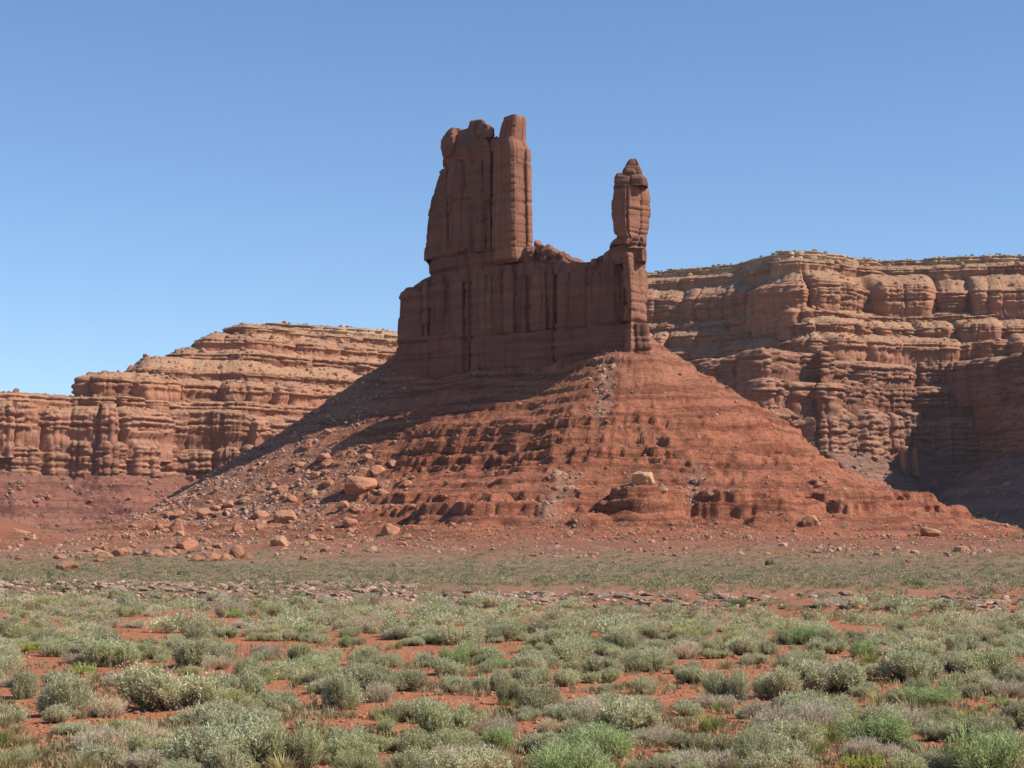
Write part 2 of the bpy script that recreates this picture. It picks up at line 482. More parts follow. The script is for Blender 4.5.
# ----------------------------------------------------------------- ground sheet
def build_ground():
    ys = np.concatenate([-np.geomspace(60, 1, 14), np.linspace(1, 14, 20)[1:], np.geomspace(14, 480, 980)[1:], np.geomspace(480, 12000, 100)[1:]])
    t = np.linspace(-1, 1, 520)
    Y, T = np.meshgrid(ys, t, indexing='ij')
    X = (14 + .62 * np.abs(Y)) * T
    Z = by_rows(ground_h, X, Y)
    far = sstep(1500, 4000, Y)
    Z = Z * (1 - far) - 4 * far
    # keep the sheet below the cone sheet
    ch, _ = by_rows(lambda a, b: cone_h(a, b, False), X, Y)
    Z = Z - np.clip(ch * .5, 0, 2.5)
    V = np.stack([X, Y, Z], -1)
    # soil colour by zone: orange soil near, greyer litter on the scrub flat, dark red apron
    near = np.array([.385, .150, .073]); flat = np.array([.25, .150, .095]); apron = np.array([.255, .098, .057])
    n = fbm(X / 9, Y / 9, 0 * X, 3, 101)
    a = sstep(70, 110, Y)[..., None]; b = sstep(180, 390, Y + 130 * n)[..., None]
    c = near * (1 - a) + flat * a
    c = c * (1 - b) + apron * b
    me = mk_mesh("desert_ground", V, grid_quads(*X.shape), None, True, M_SOIL, {"tint": c.reshape(-1, 3)})
    link("desert_ground", me, kind='structure')
build_ground()

def build_cone():
    xs = np.concatenate([np.linspace(-225, -150, 80), np.linspace(-150, 165, 760)[1:], np.linspace(165, 215, 50)[1:]])
    ys = np.concatenate([np.linspace(425, 690, 600), np.linspace(690, 840, 90)[1:]])
    Y, X = np.meshgrid(ys, xs, indexing='ij')
    h, rub = by_rows(cone_h, X, Y)
    base, _ = by_rows(lambda a, b: cone_h(a, b, False), X, Y)
    Z = by_rows(ground_h, X, Y) + h - .9 * (1 - sstep(.2, 1.6, base)) 
    GRID.update(xs=xs, ys=ys, Z=Z)
    V = np.stack([X, Y, Z], -1)
    red = np.array([.375, .135, .072]); tan = np.array([.38, .175, .10]); dk = np.array([.27, .095, .060])
    n = fbm(X / 16, Y / 16, Z / 5, 3, 111)[..., None]
    up = sstep(38, 60, h)[..., None]
    c = red * (1 - .55 * up) + tan * .55 * up
    c = c + (dk - c) * np.clip(n * 1.2, 0, 1)
    lf = sstep(-20, -60, X)[..., None]
    c = c * (1 - .5 * lf) + tan * .5 * lf
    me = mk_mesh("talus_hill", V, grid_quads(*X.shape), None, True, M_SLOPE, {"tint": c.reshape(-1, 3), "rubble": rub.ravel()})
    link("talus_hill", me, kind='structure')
build_cone()

# ----------------------------------------------------------------- mesas behind
def smooth_path(pts, step):
    p = np.asarray(pts, float)
    for _ in range(3):                      # corner cutting
        q = np.empty((2 * len(p) - 2, 2)); q[0::2] = .75 * p[:-1] + .25 * p[1:]; q[1::2] = .25 * p[:-1] + .75 * p[1:]
        p = np.vstack([p[:1], q, p[-1:]])
    L = np.concatenate([[0], np.cumsum(np.hypot(*np.diff(p, axis=0).T))])
    u = np.arange(0, L[-1], step)
    return np.stack([np.interp(u, L, p[:, 0]), np.interp(u, L, p[:, 1])], 1), u

def normals2(P, k=9):
    T = np.gradient(P, axis=0)
    ker = np.ones(k) / k
    T = np.stack([np.convolve(np.pad(T[:, i], k // 2, mode='edge'), ker, 'valid') for i in range(2)], 1)
    T /= np.linalg.norm(T, axis=1)[:, None] + 1e-9
    return np.stack([T[:, 1], -T[:, 0]], 1)   # to the right of the path's direction: the open side

def blocks(u, lo, hi, r, lobe=4.0):
    """joint blocks along a cliff: (-1..1 place in the block, random number of the block, half width)"""
    L = u[-1]; b = [0.0]
    while b[-1] < L: b.append(b[-1] + r.uniform(lo, hi) * (0.6 + 0.9 * r.random()))
    b = np.array(b); i = np.clip(np.searchsorted(b, u, side='right') - 1, 0, len(b) - 2)
    w = (b[i + 1] - b[i]) / 2
    t = (u - b[i]) / w - 1
    return t, r.random(len(b))[i], r.random(len(b))[i], w

def slab(pool, pts, z0, z1, sb=0, col=(.4, .2, .12), seed=0, lo=10, hi=34, bulge=5.0, rnd=.38, var=4.0, depth=60, rise=.16, step=1.1, macro=14.0, beds=2, rough=1.3, drop=.3, dipx=0.0, und=1.5, topcol=None, foot=24, zend=None):
    P, u = smooth_path(pts, step)
    N = normals2(P, 15)
    r = np.random.default_rng(seed)
    H = z1 - z0
    base = P + np.array([0.0, 1.0]) * sb
    G = N.copy(); kk = min(161, (len(u) // 4) * 2 + 1)
    G = np.stack([np.convolve(np.pad(N[:, i], kk // 2, mode='edge'), np.ones(kk) / kk, 'valid') for i in range(2)], 1) * .35 + np.array([0, -.65]); G /= np.linalg.norm(G, axis=1)[:, None]
    mac = macro * fbm(u / 75, 0 * u + 7, 0 * u, 3, 201) + .22 * macro * fbm(u / 60, 0 * u + seed, 0 * u, 2, 205)
    t, ra, rb, w = blocks(u, lo, hi, r)
    blob = .62 * bulge * np.minimum(w / 10, 1.4) * ((1 - np.abs(t) ** 6.0) - .6) + var * (ra - .5) * 2 * (1 - np.abs(t) ** 10)
    t2, ra2, rb2, w2 = blocks(u, lo * .35, hi * .4, r)
    blob2 = .22 * bulge * ((1 - np.abs(t2) ** 6) - .6) + .4 * var * (ra2 - .5)
    hgt = H * (1 - drop * np.clip(rb - .35, 0, 1) * (1 - np.abs(t) ** 8) - .16 * np.abs(t) ** 6) - .06 * H * rb2
    nv = max(12, int(H / (1.15 * step)) + 5)
    v = np.linspace(0, 1, nv)
    rows = []
    shoulder = rnd * (0.6 + .8 * ra)
    sh_w = np.minimum(.9 * H, 16) * (.5 + .8 * rb)
    for vi in v:
        q = np.clip((vi - (1 - shoulder)) / shoulder, 0, 1)
        inn = sh_w * (1 - np.sqrt(np.clip(1 - q * q, 0, 1))) * .9
        off = mac + blob + blob2 * (1 - .4 * q) - inn - und * np.exp(-(vi / .10) ** 2)
        z = z0 + hgt * vi
        for j in range(beds):
            vb = (j + 1.0) / (beds + 1) + .07 * (ra - .5)
            off = off - 2.0 * np.exp(-((vi - vb) / (1.2 / H + .008)) ** 2) * np.clip(1 + 1.5 * perlin(u / 20, 0 * u + j, 0 * u + seed, 211), 0, 2) + .8 * (ra2 - .5) * np.sign(vi - vb)
        rows.append((base + N * off[:, None], z))
    # foot, buried
    f = rows[0]; 
    nf = 8 if foot < 40 else 30
    for j in range(1, nf + 1): rows.insert(0, (f[0] - N * (2.5 * j / nf + .8 * (blob2 - .2 * blob) * min(1, j / 3))[:, None], f[1] - foot * j / nf))
    # the ledge above: slopes back and up under the next bed
    lastp, lastz = rows[-1]
    nd = max(6, int(depth / (2.6 * step)))
    for k in range(1, nd + 1):
        a = (k / nd) ** 1.25 * depth
        up = a * rise if zend is None else (zend - z1) * min(1.0, a / (depth * .55))
        rows.append((lastp - G * a - N * ((mac + blob) * min(1, a / 25) * .5)[:, None], lastz + up + (z1 - lastz) * min(1.0, a / 16)))
    R = len(rows); C = len(u)
    V = np.empty((R, C, 3))
    for i, (p, z) in enumerate(rows): V[i, :, :2] = p; V[i, :, 2] = z
    X, Y, Z = V[..., 0], V[..., 1], V[..., 2]
    n1 = rough * 1.5 * fbm(X / 9, Y / 9, Z / 5, 4, seed + 301)
    U = np.broadcast_to(u[None], X.shape)
    du, dz, rn, rc = rects(U, Z, seed + 311, 8, 32, 3.5, 10.0, 1.2)
    n1 = .55 * n1 + 2.4 * (rc - .5) + 3.4 * (rn - .5) - 2.4 * rc * np.exp(-(du / 1.0) ** 2) - 2.0 * np.exp(-(dz / .9) ** 2)
    du, dz, rn, rc = rects(U, Z, seed + 321, 3, 10, 2.0, 5.0, .7)
    n1 = n1 + 2.2 * (rn - .5) - .6 * np.exp(-(dz / .7) ** 2) - .7 * np.exp(-(du / .8) ** 2)
    top = np.zeros((R, 1)); top[nv + nf:] = 1
    V[..., 0] += (1 - top * .6) * n1 * N[None, :, 0]; V[..., 1] += (1 - top * .6) * n1 * N[None, :, 1]
    V[..., 2] += (.35 + .5 * top) * rough * fbm(X / 7, Y / 7, Z / 7, 4, seed + 331) + top * .9 * rough * np.clip(fbm(X / 16, Y / 16, 0 * Z, 3, 341), 0, 1)
    V[..., 2] += dipx * X
    c = np.empty((R, C, 3)); c[:] = np.asarray(col)
    tone = (.82 + .36 * ra)[None, :, None] * (1 + .12 * perlin(Z / 3.0, 0 * Z, X / 120, 351))[..., None]
    c *= tone
    if topcol is not None: c[nv + nf:] = np.asarray(topcol) * (.85 + .3 * rb[None, :, None])
    pool.add(V, grid_quads(R, C), None, c.reshape(-1, 3))
    LEDGE_TOPS.append((V[nv + nf:], np.asarray(col)))
    return V[nv + nf:]

def talus(pool, pts, z0, z1, out, seed, col, step=1.4, beds=5, gully=6.0, amp=1.0, conv=1.25):
    P, u = smooth_path(pts, step); N = normals2(P, 141)
    mac = 14.0 * fbm(u / 75, 0 * u + 7, 0 * u, 3, 201)
    nv = int(math.hypot(out, z1 - z0) / (1.5 * step))
    v = np.linspace(0, 1, nv)
    R = nv; C = len(u)
    V = np.empty((R, C, 3))
    gl = ridged(u / 45, 0 * u, 0 * u + seed, 3, 401)
    for i, vi in enumerate(v):
        off = out * (1 - vi) + mac + 2 + gully * 2.2 * (gl - .5) * (1 - vi) * 1.4 * min(1, vi * 3 + .3)
        off = np.maximum(off, -12 * vi - 2) if vi > .9 else off
        V[i, :, :2] = P + N * off[:, None]
        V[i, :, 2] = z0 + (z1 - z0) * vi ** conv
    X, Y, Z = V[..., 0].copy(), V[..., 1].copy(), V[..., 2].copy()
    n = fbm(X / 12, Y / 12, Z / 8, 4, seed + 411)
    V[..., 2] += 1.6 * n * amp
    Zb = Z + 2.0 * fbm(X / 60, Y / 60, 0 * Z, 2, 421)
    for j in range(beds):
        zk = z0 + (z1 - z0) * (.2 + .75 * (j + .5) / beds)
        m = np.clip(.5 + 1.3 * perlin(X / 40, Y / 40, 0 * Z + j * 3.3, 431), 0, 1.3)
        t = (Zb - zk) / 1.5
        V[..., 2] += 2.8 * m * np.tanh(t * 2) * np.exp(-(t / 2.0) ** 2)
    V[..., 2] += .9 * amp * ridged(X / 11, Y / 11, Z / 20, 3, 451)
    c = np.empty((R, C, 3)); c[:] = np.asarray(col)
    c *= (1 + .5 * perlin(Zb / 5.0, 0 * Z, X / 150, 441))[..., None]
    pool.add(V, grid_quads(R, C), None, c.reshape(-1, 3))
    TALUS.append((V, np.asarray(col)))
    return V

SCRUB_SPOTS = []; LEDGE_TOPS = []; TALUS = []
RED = (.25, .116, .074); ORG = (.30, .140, .083); PALE = (.40, .28, .175); TAN = (.33, .178, .108)
def PX(*lst): return [(WX(px, Y), Y) for px, Y in lst]

def left_mesa():
    pool = Pool()
    full = PX((-240, 1580), (-150, 1610), (-60, 1640), (10, 1640), (62, 1690), (110, 1680), (160, 1720), (200, 1755), (240, 1745), (290, 1800), (400, 1880), (480, 1950), (600, 2040))
    def cut(px0, dY=0):
        pts = [p for p in full if 512 + F_PX * p[0] / p[1] > px0 + 12]
        y0 = pts[0][1] + dY
        return PX((px0 + 60, y0 + 420), (px0 + 8, y0 + 190), (px0 - 4, y0 + 40), (px0 + 6, y0 - 6)) + pts
    z = lambda py, Y=1710: WZ(py, Y)
    tal = Pool(); talus(tal, full, -2, z(478), 150, 1, (.205, .084, .058), beds=16, amp=2.8, gully=5)
    slab(pool, full, z(484), z(440), 0, RED, 11, 14, 44, 7.0, .22, 7, 50, .10, und=2, beds=2, drop=.18, macro=9)
    slab(pool, full, z(434), z(406), 3, (.28, .132, .083), 12, 14, 56, 6.5, .40, 6, 46, .12, beds=3, drop=.28, macro=9)
    tops = []
    slab(pool, cut(-190), z(403, 1690), z(394, 1690), 24, ORG, 13, 18, 60, 6.0, .5, 6, 50, zend=z(391.5, 1690), beds=1, topcol=TAN, rough=1.1)
    tops.append(slab(pool, cut(72), z(390, 1750), z(377, 1750), 44, ORG, 14, 16, 60, 7.0, .45, 7, 45, zend=z(373, 1770), beds=1, topcol=TAN, rough=1.1))
    slab(pool, cut(112), z(372, 1775), z(366, 1775), 68, ORG, 19, 20, 60, 2.5, .5, 4, 40, zend=z(360, 1845), beds=0, topcol=TAN, rough=1.0)
    slab(pool, cut(149), z(359.5, 1845), z(350, 1845), 90, ORG, 15, 24, 90, 5.0, .5, 6, 45, zend=z(346, 1870), beds=1, topcol=TAN, rough=1.0, macro=16)
    slab(pool, cut(176), z(346, 1880), z(338, 1880), 118, ORG, 16, 24, 100, 4.5, .45, 6, 45, zend=z(333, 1900), beds=1, topcol=TAN, rough=1.0, macro=16)
    slab(pool, cut(205), z(332, 1905), z(328, 1905), 144, TAN, 20, 30, 120, 2.0, .5, 3, 40, zend=z(326, 1930), beds=0, topcol=TAN, rough=.9, macro=16)
    tops.append(slab(pool, cut(228), z(326, 1930), z(319, 1930), 160, PALE, 17, 20, 80, 2.0, .4, 3, 260, .008, beds=1, topcol=(.38, .30, .19), rough=.8, macro=20))
    SCRUB_SPOTS.extend([(tops[0], 90, 2.2), (tops[1], 420, 2.4)])
    link("mesa_hills", pool.build("mesa_hills", M_MESA), kind='structure')
    link("mesa_terrain", tal.build("mesa_terrain", M_MTALUS), kind='structure')
left_mesa()

def right_mesa():
    pool = Pool()
    full = PX((520, 2160), (600, 2060), (640, 1960), (690, 1880), (745, 1770), (765, 1735), (790, 1760), (815, 1795), (825, 1770), (868, 1838), (900, 1868), (945, 1878), (985, 1865), (1012, 1790), (1060, 1640), (1150, 1440), (1300, 1300))
    upper = PX((520, 2020), (620, 1970), (690, 1945), (735, 1910), (780, 1855), (815, 1800), (850, 1818), (890, 1850), (925, 1865), (985, 1850), (1060, 1830), (1150, 1840), (1300, 1880))
    z = lambda py, Y=1760: WZ(py, Y)
    tal = Pool(); talus(tal, full, -2, z(452), 170, 2, (.225, .125, .092), beds=5, amp=2.2)
    slab(pool, full, z(460), z(401), 0, (.27, .14, .097), 31, 14, 38, 7.0, .22, 5, 40, .08, beds=1, und=2.5, drop=.2)
    slab(pool, full, z(398), z(373), 6, RED, 32, 20, 60, 9.0, .35, 7, 40, .10, beds=1)
    slab(pool, full, z(371), z(346), 14, RED, 33, 22, 70, 9.0, .4, 8, 480, .012, beds=1, topcol=(.33, .18, .115))
    slab(pool, upper, z(345, 1830), z(333, 1830), 44, ORG, 34, 22, 75, 10.0, .5, 9, 42, zend=z(326, 1845), beds=1, topcol=(.35, .20, .13))
    slab(pool, upper, z(327, 1855), z(317, 1855), 66, ORG, 35, 22, 80, 12.0, .55, 10, 46, zend=z(310, 1870), beds=1, topcol=(.35, .21, .135))
    slab(pool, upper, z(311, 1865), z(306, 1880), 88, ORG, 36, 20, 60, 7.0, .6, 8, 46, zend=z(301, 1890), beds=0, topcol=TAN)
    slab(pool, upper, z(302, 1900), z(274, 1900), 108, ORG, 37, 34, 90, 13.0, .35, 14, 70, zend=z(263, 1935), beds=2, drop=.4, macro=24, topcol=TAN)
    slab(pool, upper, z(264, 1940), z(260, 1950), 142, TAN, 38, 30, 110, 3.0, .6, 5, 60, zend=z(257, 1980), beds=1, topcol=TAN, rough=1.0, macro=20)
    tops = [slab(pool, upper, z(257, 1985), z(252, 1990), 172, PALE, 39, 20, 80, 2.5, .4, 3, 300, .006, beds=1, topcol=(.40, .32, .205), rough=.9, macro=20)]
    SCRUB_SPOTS.append((tops[0], 700, 2.6))
    link("mesa_hills", pool.build("mesa_hills", M_MESA), kind='structure')
    link("mesa_terrain", tal.build("mesa_terrain", M_MTALUS), kind='structure')
right_mesa()

def far_mesa():
    pool = Pool()
    pts = PX((-300, 3900), (-100, 4000), (40, 4100), (130, 4200), (260, 4500))
    slab(pool, pts, WZ(440, 4000), WZ(408, 4000), 0, ORG, 51, 40, 120, 8, .4, 8, 120, .10, step=3.0, beds=2)
    slab(pool, pts, WZ(408, 4100), WZ(393, 4100), 90, PALE, 52, 40, 140, 8, .5, 8, 300, .01, step=3.0, beds=1, topcol=(.40, .34, .22))
    talus(pool, pts, -2, WZ(436, 4000), 300, 5, (.31, .15, .10), step=4.0)
    link("mesa_hills", pool.build("mesa_hills", M_MESA), kind='structure')
far_mesa()

def air():
    m = bpy.data.materials.new("desert_air"); m.use_nodes = True; t = m.node_tree
    t.nodes.remove(t.nodes["Principled BSDF"])
    v = t.nodes.new("ShaderNodeVolumePrincipled")
    v.inputs["Color"].default_value = (.86, .91, 1.0, 1)
    v.inputs["Density"].default_value = 1.3e-5
    t.links.new(v.outputs[0], t.nodes["Material Output"].inputs["Volume"])
    x0, x1, y0, y1, z0, z1 = -8600, 8600, -80, 12200, -14, 420
    V = [(x, y, z) for z in (z0, z1) for y in (y0, y1) for x in (x0, x1)]
    Q = [(0, 2, 3, 1), (4, 5, 7, 6), (0, 1, 5, 4), (1, 3, 7, 5), (3, 2, 6, 7), (2, 0, 4, 6)]
    link("haze", mk_mesh("haze", V, Q, None, False, m), kind='stuff')
air()

# ----------------------------------------------------------------- the castle rock
def dist(px):
    """distance of the rock's face: it runs back to the left"""
    return 576.0 + .275 * (646.0 - px)
FACE_K = .87
def zc(py, px): return WZ(py, dist(px))
def xc(px): return WX(px, dist(px))

def loft(pool, levels, plan, yf, yb, seed=0, col=(.33, .13, .085), rough=.55, crack=.9, bed=.45, capz=1.2, round_it=1, step=.42, lean=0.0, sx_px=0.0, k=None, fine=.38, vert=1.0):
    """a rock mass: levels = [(py, px_left, px_right)] from the foot up, plan = outline in -1..1 squares (y -1 = towards the plain)"""
    p = np.asarray(plan, float)
    for _ in range(round_it):
        q = np.roll(p, -1, 0)
        p2 = np.empty((2 * len(p), 2)); p2[0::2] = .88 * p + .12 * q; p2[1::2] = .12 * p + .88 * q
        p = p2
    pc = np.vstack([p, p[:1]])
    pm = sum(b + c for a, b, c in levels) / (2 * len(levels)); Dm = dist(pm); yf += Dm - 578; yb += Dm - 578
    lv = sorted([(WZ(a, Dm), WX(b + sx_px, Dm), WX(c + sx_px, Dm)) for a, b, c in levels])
    zs = np.array([l[0] for l in lv]); xl = np.array([l[1] for l in lv]); xr = np.array([l[2] for l in lv])
    wmax = (xr - xl).max(); dep = yb - yf
    L = np.concatenate([[0], np.cumsum(np.hypot(np.diff(pc[:, 0]) * wmax / 2, np.diff(pc[:, 1]) * dep / 2))])
    C = max(40, int(L[-1] / step))
    uu = np.linspace(0, L[-1], C, endpoint=False)
    sx = np.interp(uu, L, pc[:, 0]); sy = np.interp(uu, L, pc[:, 1])
    R = max(8, int((zs[-1] - zs[0]) / step))
    zz = np.linspace(zs[0], zs[-1], R)
    XL = np.interp(zz, zs, xl)[:, None]; XR = np.interp(zz, zs, xr)[:, None]
    X = (XL + XR) / 2 + sx[None] * (XR - XL) / 2
    sc = np.clip((XR - XL) / wmax, .45, 1)
    Yc = (yf + yb) / 2 + lean * (zz - zz[0])[:, None]
    Y = Yc + sy[None] * dep / 2 * (.4 + .6 * sc) - (FACE_K if k is None else k) * (X - WX(pm, Dm))
    Z = np.broadcast_to(zz[:, None], X.shape).copy()
    # outward normals in plan
    tx = np.gradient(X, axis=1); ty = np.gradient(Y, axis=1)
    tx[:, 0] = (X[:, 1] - X[:, -1]) / 2; tx[:, -1] = (X[:, 0] - X[:, -2]) / 2
    ty[:, 0] = (Y[:, 1] - Y[:, -1]) / 2; ty[:, -1] = (Y[:, 0] - Y[:, -2]) / 2
    ln = np.hypot(tx, ty) + 1e-9
    nx, ny = ty / ln, -tx / ln
    sgn = np.sign(np.sum(nx * (X - X.mean()) + ny * (Y - Y.mean())))
    nx *= sgn; ny *= sgn
    zb = Z
    # joints (vertical), beds (horizontal), broken faces
    U = np.broadcast_to(uu[None], X.shape)
    du, dz, rn, rc = rects(U, zb, 501 + seed, 2.2, 7.5, 5.0, 15.0, .35)
    blk = vert * 1.5 * rough * (rc - .5) + 1.4 * rough * (rn - .5) - vert * 1.8 * crack * rc * np.exp(-(du / .32) ** 2) - .6 * crack * np.exp(-(dz / .28) ** 2)
    du, dz, rn, rc = rects(U, zb, 901 + seed, 1.2, 4.2, 1.8, 6.5, .35)
    msk = np.clip(.45 + 1.5 * perlin(X / 8, Y / 8, zb / 8, 505), .05, 1.1)
    blk = blk + fine * msk * (1.15 * rough * (rn - .5) - .5 * crack * np.exp(-(du / .24) ** 2) - .35 * crack * np.exp(-(dz / .2) ** 2))
    fl = .7 * rough * fbm(X / 7.5, Y / 7.5, zb / 20, 2, 511 + seed)
    bz = perlin(zb / 3.4, X / 80, Y / 80, 521)
    bd = -bed * np.exp(-(bz / .07) ** 2) * np.clip(.5 + 1.5 * perlin(X / 12, Y / 12, zb / 3, 525), 0, 1.2) + .10 * bed * perlin(zb / 1.3, X / 20, Y / 20, 523)
    for zn, dn, wn in ((70.7, 1.7, .45), (94.1, 1.5, .5), (98.6, 1.1, .4), (67.2, .5, .25), (64.6, .45, .3), (89.0, .35, .25), (80.0, .35, .25), (117.0, .4, .3), (61.5, .4, .25), (106, .3, .25), (128, .35, .3)):
        bd = bd - dn * np.exp(-((zb + .35 * perlin(X / 7, Y / 7, 0 * zb + zn, 527) - zn) / wn) ** 2) * np.clip(.65 + 1.1 * perlin(X / 9, Y / 9, 0 * zb + zn, 529), .1, 1.1)
    fn = rough * .24 * fbm(X / 1.5, Y / 1.5, zb / 1.2, 4, 541)
    D = blk + fl + bd + fn
    X = X + nx * D; Y = Y + ny * D
    Z = Z + .25 * rough * fbm(X / 2, Y / 2, Z / 2, 3, 551)
    # cap: rings shrink to the middle, rough top
    rings = max(5, int(min(wmax, dep) / (2.2 * step)))
    cx, cy = X[-1].mean(), Y[-1].mean()
    cr = []
    for kk in range(1, rings + 1):
        s = 1 - (kk / rings) ** 1.0
        rx = cx + (X[-1] - cx) * s; ry = cy + (Y[-1] - cy) * s
        rz = Z[-1] * s + Z[-1].mean() * (1 - s) + .45 * capz * (math.sqrt(max(0, 1 - s * s)) - .6) + .8 * rough * fbm(rx / 2.2, ry / 2.2, 0 * rx, 3, 561 + seed)
        cr.append(np.stack([rx, ry, rz], -1))
    V = np.stack([X, Y, Z], -1)
    V = np.concatenate([V, np.stack(cr)], 0)
    if sgn > 0: q4 = grid_quads(V.shape[0], C, True)
    else: q4 = grid_quads(V.shape[0], C, True)[:, ::-1]
    zt = V[..., 2]
    tone = 1 + .16 * perlin(zt / 2.4, V[..., 0] / 70, 0 * zt, 571) + .10 * fbm(V[..., 0] / 9, V[..., 1] / 9, zt / 9, 2, 575)
    c = np.asarray(col)[None, None] * tone[..., None]
    pool.add(V, q4, None, c.reshape(-1, 3))

BOX = [(-1, -.80), (-.75, -1), (.70, -.97), (1, -.6), (1, .7), (.4, 1), (-.6, 1), (-1, .6)]
SLAB = [(-1, -.96), (.08, -1), (1, -.15), (1, .8), (.3, 1), (-1, .9)]
PIN = [(-1, -.75), (-.55, -1), (1, -.55), (1, .8), (.3, 1), (-1, .9)]
KEEL = [(-1, -.4), (-.1, -1), (1, -.35), (1, .55), (.2, 1), (-1, .7)]
RCK = (.205, .096, .068); RC2 = (.228, .110, .078)

butte = bpy.data.objects.new("rock_butte", None); COL.objects.link(butte)
butte.location = (xc(520), dist(520) + 10, zc(372, 520))
butte["label"] = "red sandstone butte with broad tower and slim spire on the talus cone"
butte["category"] = "rock butte"

def part(name, pool, parent, mat=M_CASTLE, **props):
    o = link(name, pool.build(name, mat), parent, **props)
    M = parent.matrix_world if False else None
    pl = parent.location.copy(); pp = parent.parent
    while pp is not None: pl += pp.location; pp = pp.parent
    o.data.transform(__import__('mathutils').Matrix.Translation(-pl))
    return o

# lower beds
P = Pool()
for k, (a, b) in enumerate(((386, 474), (466, 562), (554, 654))):
    l0 = 4 if k == 0 else 0; r0 = 4 if k == 2 else 0
    loft(P, [(425, a, b), (372, a + l0, b - r0), (350, a + l0 * 1.6, b - r0), (335, a + l0 * 2, b - r0 * 1.5), (326 + (2 - k) * 7, a + l0 * 2.2, b - r0 * 1.7)], BOX, 577.4, 602, 1 + k, (.205, .095, .070), .5, .5, .8, .6, vert=.3)
part("plinth", P, butte)
# main wall
P = Pool()
loft(P, [(385, 395, 470), (320, 396.5, 470), (304, 398, 470), (286, 401, 470), (279.5, 412, 470), (273, 424, 468)], BOX, 579.2, 601, 2, RCK, .7, 1.0, .4, .7)
loft(P, [(375, 462, 560), (320, 462, 560), (290, 462, 560), (268, 464, 558), (264, 470, 552)], BOX, 579.2, 601, 3, RCK, .7, 1.0, .4, .7)
loft(P, [(370, 550, 634), (320, 550, 634), (280, 550, 633), (266, 556, 628), (260, 572, 622)], BOX, 579.2, 599, 4, RCK, .7, 1.0, .4, .7)
part("wall", P, butte)
# buttresses along the wall's face: left, right, top, front, plan
for i, (px0, px1, yt, yf, pl) in enumerate([(397, 424, 286, 577.6, 'B'), (419, 433, 279, 576.6, 'K'), (429, 452, 273, 576.4, 'S'), (447, 466, 270, 577.8, 'B'), (461, 474, 267, 576.2, 'K'), (470, 496, 267, 577.4, 'B'), (492, 507, 264, 575.6, 'K'), (503, 520, 264, 576.6, 'S'), (516, 533, 262, 575.6, 'K'), (530, 548, 266, 577.4, 'B'), (545, 560, 270, 576.4, 'K'), (557, 577, 266, 577.6, 'S'), (573, 590, 268, 576.6, 'K'), (586, 604, 268, 577.8, 'B'), (600, 626, 256, 578.6, 'S')]):
    P = Pool()
    t = (px1 - px0) * .10
    jl = [(400, px0 - 1, px1 + 1), (372, px0 - .5, px1 + .5), (330, px0, px1), (yt + 20, px0 + .5, px1 - .5), (yt + 8, px0 + t * .5, px1 - t * .6), (yt + 3, px0 + t * 1.4, px1 - t * 1.6), (yt, px0 + t * 3.0, px1 - t * 3.2)]
    yf = 578.0 + (yf - 577.2) * .5
    loft(P, jl, dict(K=KEEL, B=BOX, S=SLAB)[pl], yf, yf + 13, 20 + i, (RCK, RC2)[i % 2], .55, .6, .4, 1.0, step=.38, round_it=1, vert=.6)
    part("buttress", P, butte)
# tower
tower = bpy.data.objects.new("tower", None); COL.objects.link(tower); tower.parent = butte
def tpart(name, pool): return part(name, pool, tower)
P = Pool()
loft(P, [(280, 429, 522), (268, 428, 522), (258, 427.5, 523), (251.5, 428.5, 522)], BOX, 579, 603, 40, RCK, .5, .6, .5, .4, step=.38)
tpart("bed_course", P)
P = Pool()
loft(P, [(256, 424, 452), (249, 424, 452), (235, 424, 451), (209, 427, 450), (195, 430, 450), (177, 435.5, 451), (170, 438, 450), (165, 443, 450)], BOX, 580.5, 601, 41, RCK, .6, .7, .3, .6, step=.36)
tpart("side_pillar", P)
P = Pool()
loft(P, [(256, 442, 499), (240, 443, 498), (210, 443, 497), (180, 443.5, 496.5), (163, 445.5, 496.5), (155, 443.5, 496.5), (150, 440.8, 497), (140, 440.5, 493), (134, 441, 491), (130, 446, 490.5), (126.5, 452, 490), (124.5, 464, 488)], BOX, 578.4, 603, 42, RC2, .85, 1.1, .4, .1, step=.36)
# lobes on its face: the overhanging head, two ribs
loft(P, [(154, 445, 464), (150, 441.5, 466), (142, 440.6, 467), (134, 441.5, 466), (129, 446, 462), (126.5, 449, 460)], KEEL, 577.6, 590, 45, RC2, .8, .9, .5, .2, step=.34, fine=.8)
loft(P, [(252, 450, 470), (220, 449, 470), (190, 450, 469), (165, 452, 467), (156, 455, 464)], KEEL, 576.6, 588, 46, RCK, .7, .9, .3, .6, step=.34)
loft(P, [(252, 471, 488), (215, 472, 488), (178, 473, 487), (160, 475, 485)], KEEL, 577.2, 588, 48, RC2, .7, .9, .3, .6, step=.34)
tpart("main_mass", P)
P = Pool()
for q, (pts, yy) in enumerate(([[(134, 462, 492), (128, 463.5, 491), (124.5, 466, 489), (122.5, 469, 486)], 580], [[(125, 467.5, 484), (121.5, 467, 485), (119, 468.5, 484)], 581], [[(120.5, 469, 483.5), (118, 468.2, 483.5), (116.6, 470, 481.5)], 581.5], [[(136, 482, 494), (129, 483, 494.5), (125.5, 486, 493)], 579], [[(150, 488, 499), (140, 490, 498.5), (135.5, 492, 497)], 578.5])):
    loft(P, pts, BOX, yy, yy + 9, 430 + q, RC2, .55, .4, .3, .3, step=.28, fine=.3)
tpart("top_knob", P)
P = Pool()
